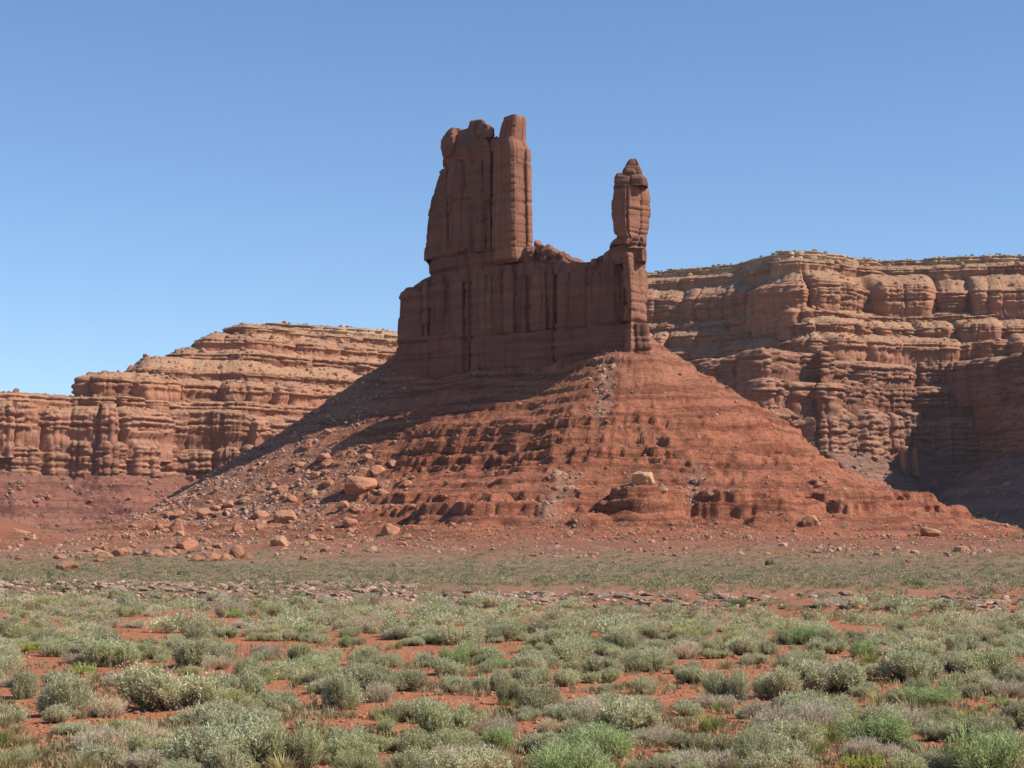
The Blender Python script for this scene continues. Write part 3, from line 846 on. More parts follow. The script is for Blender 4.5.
loft(P, [(262, 492, 534), (243, 491, 532), (215, 491.5, 531.5), (190, 491.5, 531), (160, 492, 530.5), (147, 492, 530), (140, 492.5, 527), (137, 493, 525.5), (135.5, 498, 525.5), (124, 500.5, 526), (116, 502.5, 526), (113.6, 502.8, 525.8)], SLAB, 576.6, 599, 44, (.275, .130, .084), .34, .6, .3, .05, fine=.15, step=.36)
tpart("standing_slab", P)
# spire on its pedestal
P = Pool()
loft(P, [(395, 618, 657), (365, 622, 653), (345, 624, 650.5), (335, 625, 648.5), (319, 626, 647.3), (300, 626, 647.5), (282, 625, 647.3), (268, 624, 646), (258, 623, 645), (252, 622, 644.5)], PIN, 576.0, 597, 50, (.285, .138, .090), .5, .6, .6, .4, step=.36, k=-.25, fine=.3, sx_px=1.5)
part("pedestal", P, butte)
P = Pool()
loft(P, [(262, 600, 646), (254, 603, 646), (247, 604.5, 646), (243, 611, 646), (239.5, 617, 646), (237, 620, 645)], BOX, 580, 595, 51, RC2, .6, .6, .5, .3, step=.32, sx_px=2.5)
part("neck_block", P, butte)
spire = bpy.data.objects.new("spire", None); COL.objects.link(spire); spire.parent = butte
FLAT = [(-1, -.35), (-.32, -1), (1, -.12), (1, .7), (.3, 1), (-1, .8)]
P = Pool()
loft(P, [(238, 625, 642), (235.5, 620, 645.5), (232, 615.5, 648), (224, 613, 649.8), (208, 612, 650.8), (195, 612.4, 650.5), (186, 613.8, 649.4), (181.5, 616, 648)], FLAT, 579.5, 592, 52, (.285, .138, .090), .38, .6, .35, .2, step=.3, sx_px=2.6, k=0, fine=.18)
part("shaft", P, spire)
P = Pool()
for q, (pts, yy) in enumerate(([[(243, 611, 634), (239, 612, 634), (236.5, 615, 633)], 580], [[(247, 627, 647), (243, 628, 646.5), (240, 630, 645)], 579.6], [[(242, 623, 643.5), (238, 624, 643), (234, 626, 642)], 581])):
    loft(P, pts, BOX, yy, yy + 10, 540 + q, RC2, .5, .5, .3, .2, step=.28, k=.2, fine=.3, sx_px=1.5)
part("neck", P, spire)
P = Pool()
for q, (pts, yy) in enumerate(([[(184, 614, 649.5), (179, 614.5, 649), (175, 617, 646.5), (172, 620, 643.5)], 580.5], [[(182, 614, 626), (176, 614.5, 626.5), (172, 617, 624)], 579], [[(178, 623, 635), (170, 623, 635.5), (166.5, 625.5, 633.5)], 580.6], [[(181, 633, 648.5), (175, 634, 647.5), (171, 637, 644)], 583.0], [[(172, 622, 643), (165.5, 623, 642.5), (162, 626, 640.5)], 582], [[(166, 626, 640), (160, 626.5, 639.8), (157, 628, 638.5), (154.5, 630.5, 636.5)], 583])):
    loft(P, pts, BOX, yy, yy + (11, 6, 6, 6, 8, 7)[q], 560 + q, RC2, .5, .4, .3, .5, step=.27, k=.3, fine=.25, sx_px=2.4)
part("cap", P, spire)

# ----------------------------------------------------------------- boulders and rubble
def ico(sub):
    import bmesh
    bm = bmesh.new(); bmesh.ops.create_icosphere(bm, subdivisions=sub, radius=1.0)
    v = np.array([x.co[:] for x in bm.verts]); f = np.array([[y.index for y in x.verts] for x in bm.faces]); bm.free()
    return v, f
ICO = {k: ico(k) for k in (1, 2, 4)}
def rock_shape(sub, seed, flat=.75, nplanes=11, rough=.05, soft=.0):
    v, f = ICO[sub]; r = np.random.default_rng(seed)
    n = r.normal(size=(nplanes, 3)); n /= np.linalg.norm(n, axis=1)[:, None]
    d = r.uniform(.62, .95, nplanes)
    dots = v @ n.T
    rad = np.where(dots > .08, d / np.maximum(dots, .08), 9).min(1)
    rad = np.minimum(rad, 1.18)
    p = v * rad[:, None]
    if rough > 0:
        p = p + v * (rough * fbm(p[:, 0] * 2.2, p[:, 1] * 2.2, p[:, 2] * 2.2 + seed, 4, 601))[:, None]
    p[:, 2] *= flat
    p[:, 0] *= r.uniform(.85, 1.2); p[:, 1] *= r.uniform(.8, 1.15)
    w = np.ptp(p[:, 0]) / 2
    return p / w, f                        # half width 1

# heap and blocks that lie on the butte's saddle
P = Pool()
loft(P, [(276, 492, 592), (268, 496, 590), (262, 500, 581), (256, 503, 571), (251, 508, 563), (246, 513, 553), (243, 519, 543)], BOX, 580, 601, 61, RC2, .9, .5, .3, .4)
for i, (px, py, wp) in enumerate([(533, 247, 11), (541, 244, 10), (548, 247, 12), (556, 250, 11), (563, 252, 9), (570, 257, 9), (522, 251, 11), (512, 255, 11), (530, 256, 13), (545, 256, 12), (558, 259, 11), (501, 258, 9), (537, 240, 6), (576, 261, 8), (585, 263, 8), (595, 259, 9), (603, 254, 8)]):
    v, f = rock_shape(4, 700 + i, .9, 10, .06)
    a = rng.uniform(0, 6.28); ca, sa = math.cos(a), math.sin(a)
    v = v * (wp * .32 * .56)
    v = np.stack([v[:, 0] * ca - v[:, 1] * sa, v[:, 0] * sa + v[:, 1] * ca, v[:, 2]], 1)
    P.add(v + np.array([xc(px), dist(px) + 4 + rng.uniform(-1, 2), zc(py + 2, px)]), None, f, np.array(RC2) * rng.uniform(.9, 1.3))
part("ledge_blocks", P, butte)

for k, (px, wpx, top, bot, lab) in enumerate(((905.5, 11, 446, 479, "taller of two stubby free-standing rock hoodoos below the shaded canyon wall"), (916, 10, 449, 479, "shorter of two stubby free-standing rock hoodoos below the shaded canyon wall"))):
    Yh = 1822.0
    v, f = rock_shape(4, 880 + k, 1.0, 9, .0)
    hh = (W(px, top, Yh)[2] - W(px, bot, Yh)[2]) / 2; ww = wpx / F_PX * Yh / 2
    r = np.hypot(v[:, 0], v[:, 1]) + 1e-6; zn = v[:, 2] / np.abs(v[:, 2]).max()
    q = np.clip(r / np.sqrt(np.maximum(1 - zn * zn, .02)), .6, 1.1) * (1 - np.clip((zn - .86) / .14, 0, 1) ** 2 * .75) * (1 - .12 * zn)
    an = np.arctan2(v[:, 1], v[:, 0])
    q = q * (1 + .14 * fbm(np.cos(an) * 1.5, np.sin(an) * 1.5, zn * 3.5 + k * 5, 4, 885))
    v = np.stack([np.cos(an) * q * ww, np.sin(an) * q * ww, np.sign(zn) * np.abs(zn) ** .75 * hh], 1)
    o = link("hoodoo", mk_mesh("hoodoo", v, None, f, True, M_MESA, {"tint": np.tile(np.array([.32, .16, .10], np.float32), (len(v), 1))}))
    o.location = W(px, (top + bot) / 2, Yh); o["label"] = lab; o["category"] = "rock pillar"

B_MESH = []
for i in range(10):
    v, f = rock_shape(4, 40 + i, rng.uniform(.7, 1.0), int(rng.integers(7, 11)), .10)
    B_MESH.append(mk_mesh("boulder", v, None, f, False, M_BOULDER, {"tint": np.tile(np.array([.38, .178, .103], np.float32), (len(v), 1))}))
PALEB = []
for i in range(5):
    v, f = rock_shape(4, 140 + i, rng.uniform(.65, .9), 12, .12)
    PALEB.append(mk_mesh("boulder", v, None, f, False, M_BOULDER, {"tint": np.tile(np.array([.44, .27, .16], np.float32), (len(v), 1))}))

def size_m(wpx, Y): return wpx / F_PX * Y
PLACED = []
# traced boulders: picture x, y of the foot, width in pixels, height factor, pale?, label
BIG = [
 (357, 494, 36, .80, 0, "largest brown boulder with a dark shaded face, high on the bouldery flank of the cone"),
 (384, 489, 15, .9, 0, "pale-topped boulder just beside the largest dark-faced boulder on the cone's flank"),
 (377, 474, 15, .9, 0, "squat boulder lying upslope of the largest dark-faced boulder"),
 (394, 468, 12, .7, 1, "pale flat boulder upslope of the largest dark-faced boulder"),
 (286, 524, 27, .80, 0, "big tan boulder in the middle of the bouldery flank, below the mesa shadow"),
 (258, 519, 20, .65, 0, "brown boulder tucked behind the big tan boulder on the flank"),
 (176, 532, 17, 1.15, 0, "upright reddish boulder leaning at the lower end of the boulder field"),
 (185, 549, 22, .7, 0, "sloping tan boulder in front of the upright leaning one"),
 (156, 558, 24, .55, 0, "low broad boulder at the foot of the boulder field"),
 (68, 571, 26, .62, 0, "isolated orange boulder on the edge of the scrub flat"),
 (212, 562, 17, .8, 0, "square orange boulder in the row at the foot of the flank"),
 (196, 562, 14, .75, 0, "smaller squared boulder at the outer end of the row at the flank's foot"),
 (237, 558, 15, 1.2, 0, "tall narrow red boulder at the inner end of the row at the flank's foot"),
 (226, 561, 11, 1.0, 0, "small rounded boulder wedged in the row at the flank's foot"),
 (642, 484, 26, .72, 1, "yellow-tan boulder perched on the rounded red mound below the spire"),
 (662, 492, 12, 1.1, 1, "narrow slab standing beside the yellow-tan perched boulder"),
 (711, 500, 17, .75, 0, "tilted flat tan slab on the cone between the mounds"),
 (930, 536, 21, .65, 0, "large tan boulder on the cone's far foot below the shaded canyon"),
 (962, 553, 18, .6, 1, "pale boulder on the red apron below the shaded canyon"),
 (972, 552, 12, .7, 0, "brown boulder leaning on the pale one on the red apron"),
 (812, 526, 20, .8, 0, "dark red block in a hollow at the cone's foot"),
 (613, 368, 10, .7, 1, "small pale boulder close under the pedestal at the cone's top"),
 (30, 540, 12, .6, 1, "whitish boulder on the debris mound at the plain's far edge"),
 (18, 536, 20, .55, 0, "long brown boulder on the debris mound at the plain's far edge"),
 (60, 560, 14, .6, 0, "flat tan boulder beside the debris mound"),
 (12, 558, 14, .5, 0, "low boulder at the foot of the debris mound"),
 (102, 560, 20, .6, 0, "broken boulder at the outer end of the boulder field"),
 (120, 556, 13, .7, 0, "rounded boulder beside the broken one at the field's outer end"),
 (218, 492, 9, 1.0, 0, "small boulder standing on the skyline of the dark flank"),
 (165, 515, 11, .5, 1, "white slab on the skyline at the dark flank's lower end"),
 (348, 537, 11, .7, 1, "white block alone on red soil below the boulder field"),
 (396, 567, 9, .6, 1, "small white rock on the scrub flat before the cone"),
 (300, 468, 12, .7, 0, "tan boulder near the upper edge of the field, just outside the shadow"),
 (315, 478, 16, .6, 0, "broad tan boulder in the upper boulder field"),
 (330, 540, 10, .6, 0, "small brown block at the lower edge of the boulder field"),
 (230, 508, 14, .7, 0, "reddish boulder by the shadow's lower tip"),
 (205, 517, 18, .7, 0, "broad reddish boulder under the shadow's lower tip"),
 (292, 501, 12, .7, 0, "brown boulder above the big tan boulder on the flank"),
 (452, 551, 13, .5, 0, "flat brown slab at the foot of the cone below the tower"),
 (570, 535, 9, .6, 1, "pale block in the grey rubble chute at the cone's foot"),
]
def put_boulder(px, py, w, hf, pale, label):
    p = pick(px, py, 40, 820, fast_h)
    if p is None: return None
    x, y, z = p
    hw = size_m(w, y) / 2
    me = (PALEB if pale else B_MESH)[int(rng.integers(0, len(PALEB if pale else B_MESH)))]
    o = link("boulder", me)
    dz = max(v.co.z for v in me.vertices)
    o.scale = (hw, hw * rng.uniform(.8, 1.1), hw * hf / dz * 1.05)
    o.rotation_euler = (rng.uniform(-.15, .15), rng.uniform(-.15, .15), rng.uniform(-.5, .5) + (math.pi if rng.random() < .5 else 0))
    o.location = (x, y + hw * .5, z + hw * hf * .32)
    o["label"] = label; o["category"] = "boulder"
    if label.startswith("~"):
        o["label"] = label[1:]; o["group"] = "boulders strewn over the cone and its foot"
    PLACED.append((x, y, hw))
    return o
for b in BIG: put_boulder(*b)

# the many smaller boulders: labels name the zone they lie in
def boulder_zone(px, py):
    if px < 60: return "small brown boulder among others on the debris mound"
    if px < 420 and py > 545: return "small tan boulder along the foot of the bouldery flank"
    if px < 300: return "small tan boulder in the lower boulder field"
    if px < 420: return "small tan boulder in the upper boulder field"
    if px < 560: return "small boulder on the ledgy red slope below the tower"
    if px < 690: return "small boulder on the red slope below the spire"
    return "small boulder on the far shoulder of the red cone"
nb = 0; tries = 0
while nb < 215 and tries < 5000:
    tries += 1
    if rng.random() < .72:
        t = rng.random(); px = 90 + 330 * t + rng.normal() * 14
        top = np.interp(px, [90, 200, 260, 420], [545, 492, 478, 425]); bot = np.interp(px, [90, 250, 420], [566, 562, 548])
        py = top + (bot - top) * rng.random() ** .9
    else:
        px = rng.uniform(5, 1010); py = rng.uniform(430, 568)
        if rng.random() < .6: py = rng.uniform(525, 568)
    p = pick(px, py, 150, 700, fast_h)
    if p is None: continue
    if p[1] > 690 or any((p[0] - a) ** 2 + (p[1] - b) ** 2 < (h * 1.1) ** 2 for a, b, h in PLACED): continue
    w = float(np.clip(rng.lognormal(1.95, .52), 3.5, 21)) if px < 420 and py < 563 else float(np.clip(rng.lognormal(1.5, .4), 3.0, 11))
    put_boulder(px, py, w, rng.uniform(.5, .9), rng.random() < .22, "~" + boulder_zone(px, py))
    nb += 1

def scatter_rocks(name, pts, sizes, cols, flat, seed, mat=M_RUBBLE, sub=1):
    """uncountable small stones as one object"""
    r = np.random.default_rng(seed)
    P = Pool(); shapes = [rock_shape(sub, seed * 31 + k, flat, 8, 0) for k in range(14)]
    for p, s, c in zip(pts, sizes, cols):
        v, f = shapes[int(r.integers(0, 14))]
        a = r.uniform(0, 6.28); ca, sa = math.cos(a), math.sin(a); tl = r.normal() * .25
        x = v[:, 0]; y = v[:, 1]; z = v[:, 2] + v[:, 0] * tl
        P.add(np.stack([(x * ca - y * sa) * s + p[0], (x * sa + y * ca) * s + p[1], z * s + p[2] + s * .2], 1), None, f, c)
    me = P.build(name, mat, smooth=False)
    return link(name, me, kind='stuff')

# stone litter on the cone
N = 110000
x = rng.uniform(-175, 165, N); y = rng.uniform(230, 670, N)
h, rub = cone_h(x, y); g = ground_h(x, y)
dens = .30 + .75 * rub + .30 * sstep(8, 1, h) * (h > .05)
dens = np.where(h > .05, dens, .45 * np.clip(.35 + 1.6 * fbm(x / 30, y / 22, 0 * x, 3, 99), 0, 1))
k = rng.random(N) < dens * .95
x, y, h, g, rub = x[k], y[k], h[k], g[k], rub[k]
s = np.clip(rng.lognormal(-1.75, .5, len(x)), .08, .9) * (1 + 1.3 * rub)
base = np.array([.36, .175, .112]); gy = np.array([.38, .255, .185])
mixf = np.clip(rng.random(len(x)) ** 1.6 * 1.1, 0, 1)[:, None]
cols = (base * (1 - mixf) + gy * mixf) * rng.uniform(.7, 1.25, (len(x), 1))
scatter_rocks("slope_rubble", np.stack([x, y, g + h], 1), s, cols, .75, 5)

# ----------------------------------------------------------------- the broken rock bank across the plain
SLAB_ME = []
for i in range(8):
    v, f = rock_shape(2, 240 + i, rng.uniform(.34, .55), 9, .0)
    SLAB_ME.append(mk_mesh("bank_rock", v, None, f, False, M_BOULDER, {"tint": np.tile(np.array([.42, .31, .24], np.float32) * rng.uniform(.8, 1.15), (len(v), 1))}))
def zone_word(px):
    for lim, w in ((110, "below debris mound"), (230, "below boulder field"), (390, "below bouldery flank"), (500, "below tower"), (600, "below saddle"), (700, "below spire"), (860, "below red shoulder")):
        if px < lim: return w
    return "below shaded canyon"
cand = []
for i in range(3700):
    px = rng.uniform(-230, 1250); yb = float(band_y(np.array(WX(px, 110)), np.array(110.0)))
    d = rng.random() ** 1.1 * (14 if px < 420 else 6) + 1.5
    if px > 460 and rng.random() > .42 + 1.2 * float(fbm(np.array(px / 60), np.array(3.3), np.array(0.), 3, 745)): continue
    if 420 < px and rng.random() < .25: continue
    Y = yb + d
    cand.append((WX(px, Y), Y, float(np.clip(rng.lognormal(-2.0, .5), .06, .40)), px))
cand.sort(key=lambda c: (not -10 < c[3] < 1034, -c[2] / c[1]))
cx = np.array([c[0] for c in cand]); cyy = np.array([c[1] for c in cand]); cz = ground_h(cx, cyy)
for i, c in enumerate(cand[:300]):
    o = link("bank_rock", SLAB_ME[int(rng.integers(0, 8))])
    s = c[2] * 1.15
    o.scale = (s, s * rng.uniform(.6, 1), s * rng.uniform(.5, .85)); o.location = (c[0], c[1], cz[i] + s * .13)
    o.rotation_euler = (rng.normal() * .12, rng.normal() * .12, rng.uniform(0, 6.28))
    o["label"] = "greyish broken slab in the rock bank across the plain, " + zone_word(c[3])
    o["category"] = "rock"; o["group"] = "slabs of the broken rock bank"
rest = cand[300:]
cols = np.array([[.42, .31, .24]]) * rng.uniform(.6, 1.2, (len(rest), 1)) * (1 - rng.random((len(rest), 1)) * np.array([[0, .2, .3]]))
scatter_rocks("bank_rubble", [(c[0], c[1], cz[300 + i]) for i, c in enumerate(rest)], [c[2] for c in rest], cols, .5, 9)

# ----------------------------------------------------------------- shrubs
def rot_to(ax):
    """two unit vectors square to each axis"""
    ref = np.where(np.abs(ax[:, 2:3]) < .9, np.array([[0, 0, 1.0]]), np.array([[1.0, 0, 0]]))
    a = np.cross(ax, ref); a /= np.linalg.norm(a, axis=1)[:, None]
    return a, np.cross(ax, a)

def shrub_arrays(seed, style, sprigs, leaves, lw=1.0):
    """leaf and stem geometry of one shrub, about 1 wide (half width .5) and as high as its style"""
    r = np.random.default_rng(seed)
    st = dict(sage=(.46, .75, .15, .042, .0058), green=(.50, .95, .19, .055, .0048), dry=(.42, .85, .18, .060, .0042), low=(.26, .5, .10, .045, .011))[style]
    H, upr, slen, ll, lwid = st
    K = int(r.integers(5, 11))
    ang = r.uniform(0, 6.28, K); rr = np.sqrt(r.random(K)) * .34
    lc = np.stack([np.cos(ang) * rr, np.sin(ang) * rr * .9, H * (.18 + .36 * r.random(K)) * (1 - .5 * rr)], 1)
    lr = r.uniform(.11, .25, K)
    k = r.choice(K, sprigs, p=lr ** 2 / np.sum(lr ** 2))
    d = r.normal(size=(sprigs, 3)); d[:, 2] = np.abs(d[:, 2]) * 1.0 - .25; d /= np.linalg.norm(d, axis=1)[:, None]
    rad = lr[k] * (.45 + .55 * r.random(sprigs) ** .45)
    tip = lc[k] + d * rad[:, None] * np.array([1, 1, H * 2.0])
    tip[:, 2] = np.maximum(tip[:, 2], .015 + .05 * r.random(sprigs))
    ax = d * .65 + np.array([0, 0, upr]) + r.normal(size=d.shape) * .22
    ax /= np.linalg.norm(ax, axis=1)[:, None]
    wild = r.random(sprigs) < .14
    L = slen * r.uniform(.55, 1.2, sprigs) * np.where(wild, 1.55, 1.0)
    tip = tip + ax * np.where(wild, .045, 0.0)[:, None]
    # leaves along each sprig
    n = sprigs * leaves
    si = np.repeat(np.arange(sprigs), leaves); t = np.tile(np.linspace(0.0, 1, leaves), sprigs) + r.uniform(-.06, .06, n)
    a, b = rot_to(ax)
    ph = r.uniform(0, 6.28, n)
    side = a[si] * np.cos(ph)[:, None] + b[si] * np.sin(ph)[:, None]
    la = ax[si] * .8 + side * (.75 if style != 'dry' else .35) + r.normal(size=(n, 3)) * .12
    la /= np.linalg.norm(la, axis=1)[:, None]
    base = tip[si] + ax[si] * ((t - .7) * L[si])[:, None] + side * .006
    ln = ll * r.uniform(.6, 1.3, n) * (1 if lw == 1 else 1 + .35 * lw)
    wv = np.cross(la, r.normal(size=(n, 3))); wv /= np.linalg.norm(wv, axis=1)[:, None]
    wd = lwid * lw * r.uniform(.7, 1.3, n)
    v = np.empty((n, 4, 3))
    v[:, 0] = base; v[:, 2] = base + la * ln[:, None]
    m = base + la * (ln * .55)[:, None]
    v[:, 1] = m + wv * wd[:, None]; v[:, 3] = m - wv * wd[:, None]
    v[..., 2] = np.maximum(v[..., 2], .004)
    # leaf colours: each shoot a little greener or greyer, young tips paler
    pal = dict(sage=((.230, .232, .130), (.29, .275, .175), (.195, .195, .115)), green=((.215, .218, .115), (.275, .27, .145), (.17, .178, .095)),
               dry=((.36, .30, .205), (.44, .37, .25), (.26, .235, .17)), low=((.17, .19, .06), (.25, .25, .09), (.13, .155, .055)))[style]
    pal = np.array(pal) * (2.2 if style != 'dry' else 1.65)
    sc = r.random(sprigs)
    c = pal[0] * (1 - sc[:, None]) + np.where(r.random(sprigs)[:, None] < .5, pal[1], pal[2]) * sc[:, None]
    c = c[si] * r.uniform(.88, 1.12, (n, 1)) 
    if style in ('sage', 'green'):
        br = (r.random(n) < .08) | (r.random(sprigs) < .13)[si]
        c[br] = np.array([.34, .28, .18]) * r.uniform(.8, 1.2, (br.sum(), 1))
    quads = np.arange(n * 4).reshape(-1, 4)
    leaf = (v.reshape(-1, 3), quads, np.repeat(c, 4, 0))
    # stems
    ns = min(sprigs, 190 if style != 'dry' else 260)
    s_i = r.choice(sprigs, ns, replace=False)
    b0 = np.stack([r.normal(size=ns) * .07, r.normal(size=ns) * .07, np.zeros(ns)], 1)
    t1 = tip[s_i]
    midp = (b0 + t1) / 2 + np.stack([(t1 - b0)[:, 0] * .16, (t1 - b0)[:, 1] * .16, -.05 * np.ones(ns)], 1)
    sv = []; sq = []
    rad_ = [.009, .0065, .003]
    for i, pts in enumerate((b0, midp, t1)):
        for j in range(3):
            an = j * 2.094
            sv.append(pts + np.array([math.cos(an), math.sin(an), 0]) * rad_[i] * (1 + .5 * (lw - 1)))
    sv = np.stack(sv, 1)                    # ns, 9, 3
    q = []
    for lv in range(2):
        for j in range(3):
            q.append([lv * 3 + j, lv * 3 + (j + 1) % 3, lv * 3 + 3 + (j + 1) % 3, lv * 3 + 3 + j])
    q = np.array(q)
    sq = (np.arange(ns)[:, None, None] * 9 + q[None]).reshape(-1, 4)
    sc3 = np.tile(np.array([.21, .165, .125] if style != 'dry' else [.33, .28, .22]), (ns * 9, 1)) * np.repeat(r.uniform(.7, 1.3, (ns, 1)), 9, 0)
    return leaf, (sv.reshape(-1, 3), sq, sc3), H

def grass_arrays(seed, blades, hgt, wid, spread, pal):
    r = np.random.default_rng(seed)
    a = r.uniform(0, 6.28, blades); rr = np.abs(r.normal(size=blades)) * spread
    b = np.stack([np.cos(a) * rr, np.sin(a) * rr, np.zeros(blades)], 1)
    out = np.stack([np.cos(a), np.sin(a), np.zeros(blades)], 1) * r.uniform(.1, .8, (blades, 1)) + r.normal(size=(blades, 3)) * .15
    h = hgt * r.uniform(.5, 1.1, blades)
    tip = b + out * h[:, None] * .8 + np.array([0, 0, 1]) * h[:, None]
    md = b + out * h[:, None] * .3 + np.array([0, 0, .6]) * h[:, None]
    sd = np.stack([-np.sin(a), np.cos(a), np.zeros(blades)], 1) * wid
    v = np.stack([b - sd * .6, b + sd * .6, md + sd, tip, md - sd], 1)
    q = np.arange(blades)[:, None] * 5
    quads = np.concatenate([q + np.array([[0, 1, 2, 4]])], 0)
    tris = q + np.array([[4, 2, 3]])
    pal = np.array(pal); c = pal[r.integers(0, len(pal), blades)] * r.uniform(.8, 1.25, (blades, 1))
    return v.reshape(-1, 3), quads, tris, np.repeat(c, 5, 0)

PROTO = {}
for style, n, sp, lv in (("sage", 8, 620, 18), ("green", 5, 520, 18), ("dry", 5, 620, 11), ("low", 4, 110, 14)):
    PROTO[style] = []
    for i in range(n):
        lf, sm, H = shrub_arrays(1000 + 17 * i + len(style) * 101, style, sp, lv)
        me = mk_mesh("foliage", lf[0], lf[1], None, False, M_LEAF, {"tint": lf[2]})
        ms = mk_mesh("stems", sm[0], sm[1], None, True, M_STEM, {"tint": sm[2]})
        PROTO[style].append((me, ms, float(lf[0][:, 2].max()), float(np.ptp(lf[0][:, 0]))))
GRASS = []
for i in range(5):
    v, q, t, c = grass_arrays(60 + i, 170, .55, .008, .13, [(.40, .32, .17), (.34, .30, .14), (.22, .25, .09), (.45, .38, .24)])
    GRASS.append(mk_mesh("grass_clump", v, q, t, False, M_LEAF, {"tint": c}))

NAMES = dict(sage=("sagebrush", "shrub", "sagebrush on the desert plain"), green=("rabbitbrush", "shrub", "green brush on the desert plain"),
             dry=("dry_shrub", "shrub", "dry shrubs on the desert plain"), low=("green_herb", "plant", "small green herbs on the red soil"), grass=("grass_clump", "grass", "dry grass clumps on the red soil"))
SHRUBS = []     # x, y, half width, style, height, px, py
def add_shrub(px, py, wpx, hpx, style):
    x, y, z = pick(px, py, 8, 140, ground_h) or (None,) * 3
    if x is None: return
    w = size_m(wpx, y); h = size_m(hpx, y)
    SHRUBS.append([x, y + w * .25, w / 2, style, h, px, py])

TRACED = [
 (170, 712, 112, 50, 'sage'), (232, 704, 60, 40, 'sage'), (55, 718, 66, 50, 'sage'), (20, 700, 46, 36, 'sage'), (106, 718, 48, 28, 'dry'), (138, 755, 76, 42, 'dry'), (150, 762, 50, 30, 'sage'),
 (222, 772, 130, 54, 'sage'), (290, 775, 78, 62, 'sage'), (18, 642, 42, 22, 'green'), (62, 644, 44, 24, 'dry'), (98, 645, 34, 22, 'sage'), (90, 657, 76, 22, 'sage'), (150, 646, 22, 10, 'sage'),
 (22, 652, 16, 8, 'sage'), (200, 668, 80, 32, 'sage'), (150, 660, 50, 20, 'sage'), (250, 678, 44, 26, 'green'), (238, 618, 32, 12, 'low'), (10, 772, 50, 26, 'sage'), (70, 735, 46, 14, 'sage'),
 (340, 709, 66, 44, 'sage'), (378, 703, 40, 30, 'dry'), (446, 740, 62, 46, 'sage'), (428, 757, 74, 34, 'sage'), (386, 735, 32, 22, 'sage'), (497, 751, 42, 32, 'green'), (425, 775, 66, 30, 'sage'), (355, 778, 56, 28, 'sage'),
 (339, 736, 14, 11, 'low'), (286, 705, 16, 11, 'low'), (266, 684, 22, 12, 'low'), (453, 667, 38, 27, 'green'), (412, 686, 40, 18, 'sage'), (455, 693, 42, 20, 'sage'), (490, 692, 40, 24, 'sage'), (512, 706, 36, 32, 'sage'),
 (366, 666, 40, 22, 'sage'), (392, 668, 28, 20, 'sage'), (325, 665, 42, 20, 'sage'), (296, 662, 38, 22, 'sage'), (440, 612, 36, 20, 'green'), (396, 612, 26, 12, 'sage'), (316, 628, 32, 18, 'sage'), (346, 632, 30, 16, 'sage'), (343, 648, 18, 14, 'green'),
 (415, 632, 40, 14, 'sage'), (500, 642, 46, 20, 'sage'), (480, 626, 44, 16, 'sage'), (412, 646, 26, 10, 'sage'), (480, 666, 36, 16, 'sage'),
 (538, 717, 60, 38, 'sage'), (566, 716, 30, 26, 'dry'), (636, 736, 82, 42, 'sage'), (600, 730, 30, 22, 'dry'), (576, 741, 46, 24, 'sage'), (574, 772, 82, 34, 'sage'), (730, 706, 58, 46, 'sage'), (718, 709, 54, 18, 'dry'),
 (615, 654, 50, 32, 'sage'), (555, 624, 30, 20, 'sage'), (648, 640, 36, 20, 'sage'), (745, 656, 44, 22, 'sage'), (702, 635, 36, 14, 'green'), (735, 636, 28, 14, 'sage'), (695, 755, 72, 28, 'sage'), (705, 776, 84, 30, 'dry'), (650, 778, 50, 22, 'sage'), (760, 774, 52, 46, 'sage'), (768, 724, 48, 32, 'dry'),
 (540, 668, 50, 22, 'sage'), (610, 675, 50, 24, 'sage'), (660, 670, 60, 26, 'sage'), (690, 684, 46, 22, 'sage'), (644, 694, 40, 22, 'sage'), (605, 694, 20, 12, 'sage'), (570, 684, 32, 16, 'sage'), (702, 720, 20, 6, 'low'), (652, 735, 14, 6, 'low'), (717, 720, 14, 5, 'low'),
 (800, 738, 92, 42, 'dry'), (780, 738, 50, 30, 'dry'), (836, 736, 50, 28, 'sage'), (826, 696, 84, 44, 'sage'), (796, 672, 36, 22, 'sage'), (885, 736, 66, 40, 'sage'), (905, 704, 60, 18, 'sage'), (920, 696, 30, 24, 'sage'), (950, 695, 36, 24, 'sage'), (945, 742, 46, 26, 'sage'), (916, 752, 28, 16, 'sage'),
 (1002, 780, 84, 62, 'green'), (866, 775, 42, 26, 'low'), (806, 645, 48, 24, 'green'), (828, 646, 36, 22, 'green'), (925, 614, 44, 16, 'sage'), (1008, 652, 40, 18, 'green'), (915, 670, 60, 24, 'green'), (985, 692, 52, 22, 'sage'), (1010, 698, 40, 22, 'dry'), (868, 658, 36, 20, 'green'), (896, 656, 44, 14, 'dry'), (916, 635, 26, 8, 'green'),
 (780, 700, 56, 36, 'sage'), (770, 655, 24, 18, 'sage'), (875, 626, 30, 14, 'sage'), (1008, 708, 36, 14, 'low'), (826, 747, 14, 8, 'low'), (985, 712, 20, 10, 'low'), (938, 648, 30, 20, 'sage'),
]
for t in TRACED: add_shrub(*t)
BARE = [(109, 165, 624, 646), (86, 112, 664, 700), (0, 24, 700, 714), (0, 96, 722, 768), (127, 208, 712, 724), (262, 306, 690, 702), (306, 417, 710, 742), (384, 428, 690, 702), (466, 520, 700, 718), (460, 530, 753, 768), (384, 456, 613, 620), (358, 415, 637, 648),
        (538, 580, 682, 694), (520, 553, 720, 740), (600, 672, 738, 762), (657, 748, 710, 732), (640, 667, 640, 648), (692, 716, 638, 646), (753, 797, 646, 664), (824, 862, 636, 658), (875, 912, 684, 699), (930, 1023, 702, 722), (800, 843, 744, 768), (880, 965, 738, 768), (904, 930, 634, 640), (525, 540, 612, 628), (880, 1023, 706, 716)]
